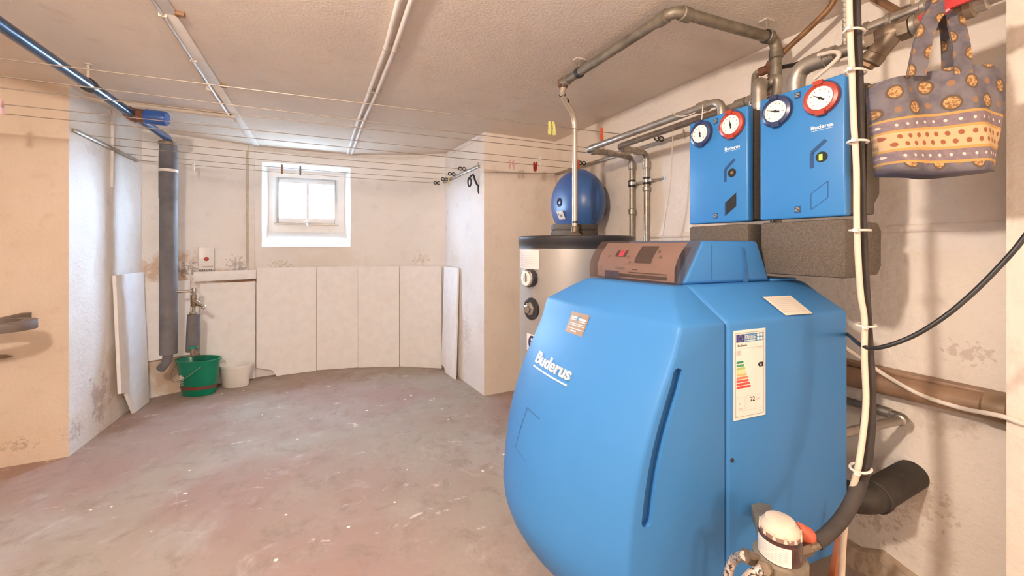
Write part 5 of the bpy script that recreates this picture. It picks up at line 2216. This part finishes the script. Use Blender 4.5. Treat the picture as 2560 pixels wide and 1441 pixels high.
# black cord swinging to the right
cord = [(2112, 832, 1.26), (2126, 842, 1.16), (2150, 862, 1.0), (2180, 871, .96), (2225, 863, .93), (2290, 837, .90), (2360, 793, .87), (2430, 735, .85), (2500, 665, .83), (2560, 595, .81), (2680, 430, .79)]
b = MB()
b.tube(spline([at(x_, y_, D=d_) for x_, y_, d_ in cord], 7), .0050, 10)
tag(b.build('power_cable', 'rubber_black'), 'thin black cord swinging from the boiler to the right edge', 'cord')
# white cable along wall
pts = [at(2110, 868, X=1.70), at(2150, 896, X=1.73), at(2220, 943, X=1.75), at(2300, 987, X=1.75), at(2400, 1020, X=1.74), at(2480, 1036, X=1.71), at(2520, 1046, X=1.70), at(2560, 1060, X=1.708), at(2700, 1095, X=1.708)]
b = MB()
b.tube(spline(pts, 6), .0068, 8)
tag(b.build('white_cable', 'cable_white'), 'cream cable drooping along the right wall', 'cable')
# brown waste pipe along the wall
t = thing('brown_pipe', 'brown waste pipe along the right wall behind the boiler', 'pipe', (1.79, .42, .71))
b = MB()
b.tube([(1.79, pe.y - .02, .722), (1.79, .9, .706), (1.79, 1.6, .70)], .038, 18)
b.build('tube', 'pipe_brown', t)
b = MB()
b.lathe([(.039, 0), (.045, .006), (.045, .05), (.039, .056)], (1.79, pe.y + .004, .722), axis=(0, 1, 0), n=18)
b.build('collar', 'sticker_bronze', t)
b = MB()
b.span((1.79, pe.y, .748), (XR, 1.7, .764))
tag(b.build('wall_ledge', 'pipe_brown', bevel=.003), 'narrow brown ledge above the brown waste pipe', 'ledge')
# grey pipe with elbow
gp = [(1.797, 1.5, .607), (1.797, .634, .612), (1.40, .70, .598)]
pipe_thing('return_pipe', 'thin grey pipe turning from the right wall to the boiler', 'pipe', gp, .0145, 'galvanised', .035,
           joints=[((1.797, .70, .612), (0, 1, 0), .05), ((1.765, .640, .611), (1, 0, 0), .03)], jr=1.3, n=12)
# dark flue stub
t = thing('flue_pipe', 'thick dark flue pipe from the wall to the boiler back', 'pipe', (XR, .637, .407))
b = MB()
b.tube(fillet([(XR, .637, .410), (1.535, .640, .400), (1.45, .80, .395)], .07, 8), .046, 20)
b.build('tube', 'iron_dark', t)
b = MB()
b.lathe([(.047, 0), (.0495, .003), (.0495, .020), (.047, .023)], (1.60, .639, .402), axis=(-1, 0, 0), n=20)
b.build('collar', 'iron_dark', t)
# orange post
b = MB()
o_ = [at(2117, 1285, D=1.12), at(2124, 1285, D=1.12), at(2122, 1370, D=1.12)]
q0_, q1_ = at(2124, 1285, D=1.10), at(2116, 1285, D=1.10)
l0, l1 = at(2086, 1441, D=1.10), at(2112, 1441, D=1.10)
dirL, dirR = (l0 - q1_), (l1 - q0_)
kL, kR = q1_.z / -dirL.z, q0_.z / -dirR.z
b.prism([q1_, q0_, q0_ + dirR * kR, q1_ + dirL * kL], fw * .02)
tag(b.build('orange_stick', 'post_orange', bevel=.002), 'orange brown tapered stick standing behind the beige cable', 'stick')

# oil filter
FD = .885
fc = at(1950, 1378, D=FD)
ax = V((0, 0, 1))
t = thing('oil_filter', 'oil filter with cream cap and clear bowl at the boiler foot', 'filter', fc - EZ * .07)
fx = ax.orthogonal().normalized()


def FA(h):
    return fc + ax * h


b = MB()
b.lathe([(.030, -.075), (.044, -.068), (.050, -.030), (.060, -.024), (.060, -.010), (.052, -.008)], fc, axis=ax, n=28, sx=.88, sy=.88)
b.build('head', 'filter_metal', t)
b = MB()
b.lathe([(.047, -.012), (.047, .042), (.044, .050), (.040, .054)], fc, axis=ax, n=28, sx=.88, sy=.88)
b.build('clear_bowl', 'clear_bowl', t)
b = MB()
b.lathe([(.030, -.010), (.030, .020), (.020, .026)], fc, axis=ax, n=20, sx=.88, sy=.88)
b.build('filter_insert', 'oil_red', t)
b = MB()
b.lathe([(.0425, .040), (.0440, .050), (.042, .060), (.033, .0685), (.0325, .0715), (.030, .073), (.004, .0738)], fc, axis=ax, n=28, sx=.88, sy=.88)
cap = b.build('cap', 'filter_cap', t)
y_ax = ax.cross(fx)
for i in range(12):
    w = 2 * math.pi * i / 12
    dr_ = fx * math.cos(w) + y_ax * math.sin(w)
    b = MB()
    b.prism([FA(.043) + dr_ * .0385 - ax.cross(dr_) * .004, FA(.043) + dr_ * .0385 + ax.cross(dr_) * .004, FA(.057) + dr_ * .0385], -dr_ * -.0025)
    b.build('grip_rib', 'filter_cap', cap, smooth=0)
# printed label round the bowl, on the picture-left half
b = MB()
dl = (-(ray(1920, 1370)) - rtv * .55)
dl = (dl - ax * dl.dot(ax)).normalized()
dl2 = ax.cross(dl)
n = 12
vs, fs = [], []
for i in range(n + 1):
    w = R(-75 + 120 * i / n)
    dr_ = dl * math.cos(w) + dl2 * math.sin(w)
    vs += [FA(-.006) + dr_ * .0424, FA(.034) + dr_ * .0424]
for i in range(n):
    fs.append((2 * i, 2 * i + 2, 2 * i + 3, 2 * i + 1))
b.add(vs, fs)
fl = b.build('label', 'paper', t, smooth=60)
b = MB()
for j in range(8):
    h = .030 - j * .0042
    for i in range(1, n - 1):
        if (i + j) % 7 == 3:
            continue
        w, w2 = R(-75 + 120 * i / n), R(-75 + 120 * (i + 1) / n)
        d1, d2 = dl * math.cos(w) + dl2 * math.sin(w), dl * math.cos(w2) + dl2 * math.sin(w2)
        b.add([FA(h) + d1 * .0428, FA(h) + d2 * .0428, FA(h + .0012) + d2 * .0428, FA(h + .0012) + d1 * .0428], [(0, 1, 2, 3)])
pf = b.build('print', 'ink_pale', fl, smooth=0)
pf['kind'] = 'stuff'
# red knob, hose fittings
kn = at(2008, 1335, D=FD + .03)
b = MB()
b.lathe([(.012, -.02), (.018, -.015), (.020, .010), (.016, .022), (.006, .026)], kn, axis=(rtv * .8 + EZ * -.5), n=14)
b.build('red_knob', 'filter_red', t)
b = MB()
b.lathe([(.013, -.018), (.013, .018)], e2_ + rtv * .004, axis=(rtv + EZ * .35), n=6)
b.lathe([(.009, .018), (.007, .040)], e2_ + rtv * .004, axis=(rtv + EZ * .35), n=10)
b.build('union_nut', 'brass_dull', t, smooth=20)
for (x_, y_, d_), end in (((1862, 1390, FD - .01), [(1835, 1400, .875), (1822, 1430, .87), (1812, 1480, .87), (1812, 1600, .88)]), ((1908, 1425, FD - .045), [(1880, 1436, .83), (1860, 1460, .83), (1850, 1520, .83), (1850, 1650, .84)])):
    p = at(x_, y_, D=d_)
    q = fc - ax * .045 + fw * .01
    b = MB()
    dd = (p - q).normalized()
    b.lathe([(.012, 0), (.012, (p - q).length - .012)], q, axis=dd, n=10)
    b.lathe([(.0155, (p - q).length - .016), (.0155, (p - q).length)], q, axis=dd, n=6)
    b.build('hose_nut', 'brass_dull', t, smooth=20)
    b = MB()
    pts = [p] + [at(*e) for e in end]
    b.tube(spline(pts, 6), .0098, 12)
    b.build('braided_hose', 'braided_hose', t)
b = MB()
b.bar(fc - ax * .03, BP(on_side(1900, 1385)[0], 0, (fc - ax * .03).z), .05, .03)
b.build('wall_bracket', 'filter_metal', t, bevel=.003)

# ================================================================== BAG
def bag_pt(s, k, side):
    """s -1..1 across, k 0 bottom .. 1 top, side -1 front, 1 back"""
    xl = 2206 + (2170 - 2206) * min(1, k * 1.05)
    xr = 2468 + (2524 - 2468) * k
    yb = 432 + 6 * (1 - s * s)
    if s < -.35:
        yt = 215 - (215 - 186) * ((s + 1) / .65)
    elif s < .5:
        yt = 186 - 14 * ((s + .35) / .85)
    else:
        yt = 172 + 18 * ((s - .5) / .5)
    x_ = (xl + xr) / 2 + (xr - xl) / 2 * s
    y_ = yb + (yt - yb) * k
    d0 = .975 - .035 * s
    P = at(x_, y_, D=d0)
    P += fw * (side * (.020 + .035 * (1 - k) + .012 * math.sin(s * 5)) * math.sqrt(max(0, 1 - s ** 4)))
    P += fw * (.006 * math.sin(s * 9 + k * 5) * k)
    return P


t = thing('tote_bag', 'patterned quilted cloth tote bag hanging from the red lever', 'bag', bag_pt(0, 0, 0))
me = bpy.data.meshes.new('body')
bm = bmesh.new()
uvl = bm.loops.layers.uv.new('UVMap')
NSX, NKX = 36, 16
ring_ids = []
for k in range(NKX + 1):
    row = []
    for side in (-1, 1):
        rng = range(NSX + 1) if side < 0 else range(NSX - 1, 0, -1)
        for i in rng:
            s_ = -1 + 2 * i / NSX
            p = bag_pt(s_, k / NKX, side)
            v_ = bm.verts.new(p - ORG[t])
            row.append((v_, s_ * .17 + (.36 if side > 0 else 0), k / NKX * .245))
    ring_ids.append(row)
nr = len(ring_ids[0])
for k in range(NKX):
    for i in range(nr):
        j = (i + 1) % nr
        q_ = [ring_ids[k][i], ring_ids[k][j], ring_ids[k + 1][j], ring_ids[k + 1][i]]
        f_ = bm.faces.new([x[0] for x in q_])
        for lp, x in zip(f_.loops, q_):
            lp[uvl].uv = (x[1], x[2])
f_ = bm.faces.new([x[0] for x in ring_ids[0]][::-1])
for lp in f_.loops:
    lp[uvl].uv = (.1, .2)
bmesh.ops.recalc_face_normals(bm, faces=bm.faces)
bm.to_mesh(me)
bm.free()
me.polygons.foreach_set('use_smooth', [True] * len(me.polygons))
me.materials.append(M['bag_fabric'])
o = bpy.data.objects.new('body', me)
COL.objects.link(o)
o.parent = t
ORG[o] = ORG[t]


def strap(pts, w, name='strap'):
    me = bpy.data.meshes.new(name)
    bm = bmesh.new()
    uvl = bm.loops.layers.uv.new('UVMap')
    rows = []
    L = 0
    sp_ = spline([p for p in pts], 6)
    for i, p in enumerate(sp_):
        tg = (sp_[min(i + 1, len(sp_) - 1)] - sp_[max(i - 1, 0)]).normalized()
        sd = tg.cross(fw + rtv * .2).normalized()
        nn = tg.cross(sd)
        if i:
            L += (p - sp_[i - 1]).length
        ww = w[0] + (w[1] - w[0]) * i / (len(sp_) - 1)
        rows.append(([bm.verts.new(p + sd * (ww / 2 * a) + nn * c * .002 - ORG[t]) for a, c in ((-1, -1), (1, -1), (1, 1), (-1, 1))], L))
    for (r0, l0_), (r1, l1_) in zip(rows[:-1], rows[1:]):
        for k in range(4):
            f_ = bm.faces.new([r0[k], r0[(k + 1) % 4], r1[(k + 1) % 4], r1[k]])
            for lp, (u_, v_) in zip(f_.loops, ((0, l0_), (.04, l0_), (.04, l1_), (0, l1_))):
                lp[uvl].uv = (u_ + .09, v_ + .15)
    bmesh.ops.recalc_face_normals(bm, faces=bm.faces)
    bm.to_mesh(me)
    bm.free()
    me.materials.append(M['bag_fabric'])
    o = bpy.data.objects.new(name, me)
    COL.objects.link(o)
    o.parent = t


lvp = lv + V((-.006, -.025, .022))
strap([at(2292, 190, D=.96), at(2305, 120, D=.955), at(2322, 60, D=.95), at(2345, 20, D=.955), lvp + EZ * .012, at(2385, 40, D=.965), at(2402, 110, D=.945), at(2408, 185, D=.94)], (.036, .036))
strap([at(2285, 192, D=.985), at(2303, 110, D=.98), at(2325, 45, D=.975), lvp + V((0, .012, .010)), at(2368, 60, D=.99), at(2374, 120, D=.98), at(2376, 185, D=.975)], (.034, .034))

# thin wires at the left pump
b = MB()
b.tube(spline([at(1684, 300, X=1.52), at(1680, 380, X=1.52), at(1675, 470, X=1.53), at(1664, 540, X=1.53), at(1656, 600, X=1.53), at(1650, 640, X=1.53)], 5), .0028, 6)
tag(b.build('sensor_wire', 'conduit_paint'), 'thin grey wire hanging from the heating pipes beside the left pump', 'wire')
b = MB()
pw = at(1760, 262, X=1.40)
n = 14
b.tube([pw + V((.020 * math.cos(2 * math.pi * i / n) + .013, .004 * math.sin(4 * math.pi * i / n), .020 * math.sin(2 * math.pi * i / n) - .004)) for i in range(n + 1)], .0022, 6, cap=False)
b.tube([pw + V((-.007, 0, -.01)), at(1755, 292, X=1.385), at(1752, 312, X=1.37)], .0022, 6)
tag(b.build('tie_wire', 'tie_white'), 'white cable tie with a tail round the pipe above the left pump', 'cable tie')
b = MB()
b.tube(spline([at(1681, 281, X=1.395), at(1690, 289, X=1.39), at(1705, 291, X=1.385), at(1725, 287, X=1.385), at(1738, 281, X=1.395)], 5), .0022, 6)
tag(b.build('wire_loop', 'conduit_paint'), 'small loop of pale wire under the long heating pipe', 'wire')
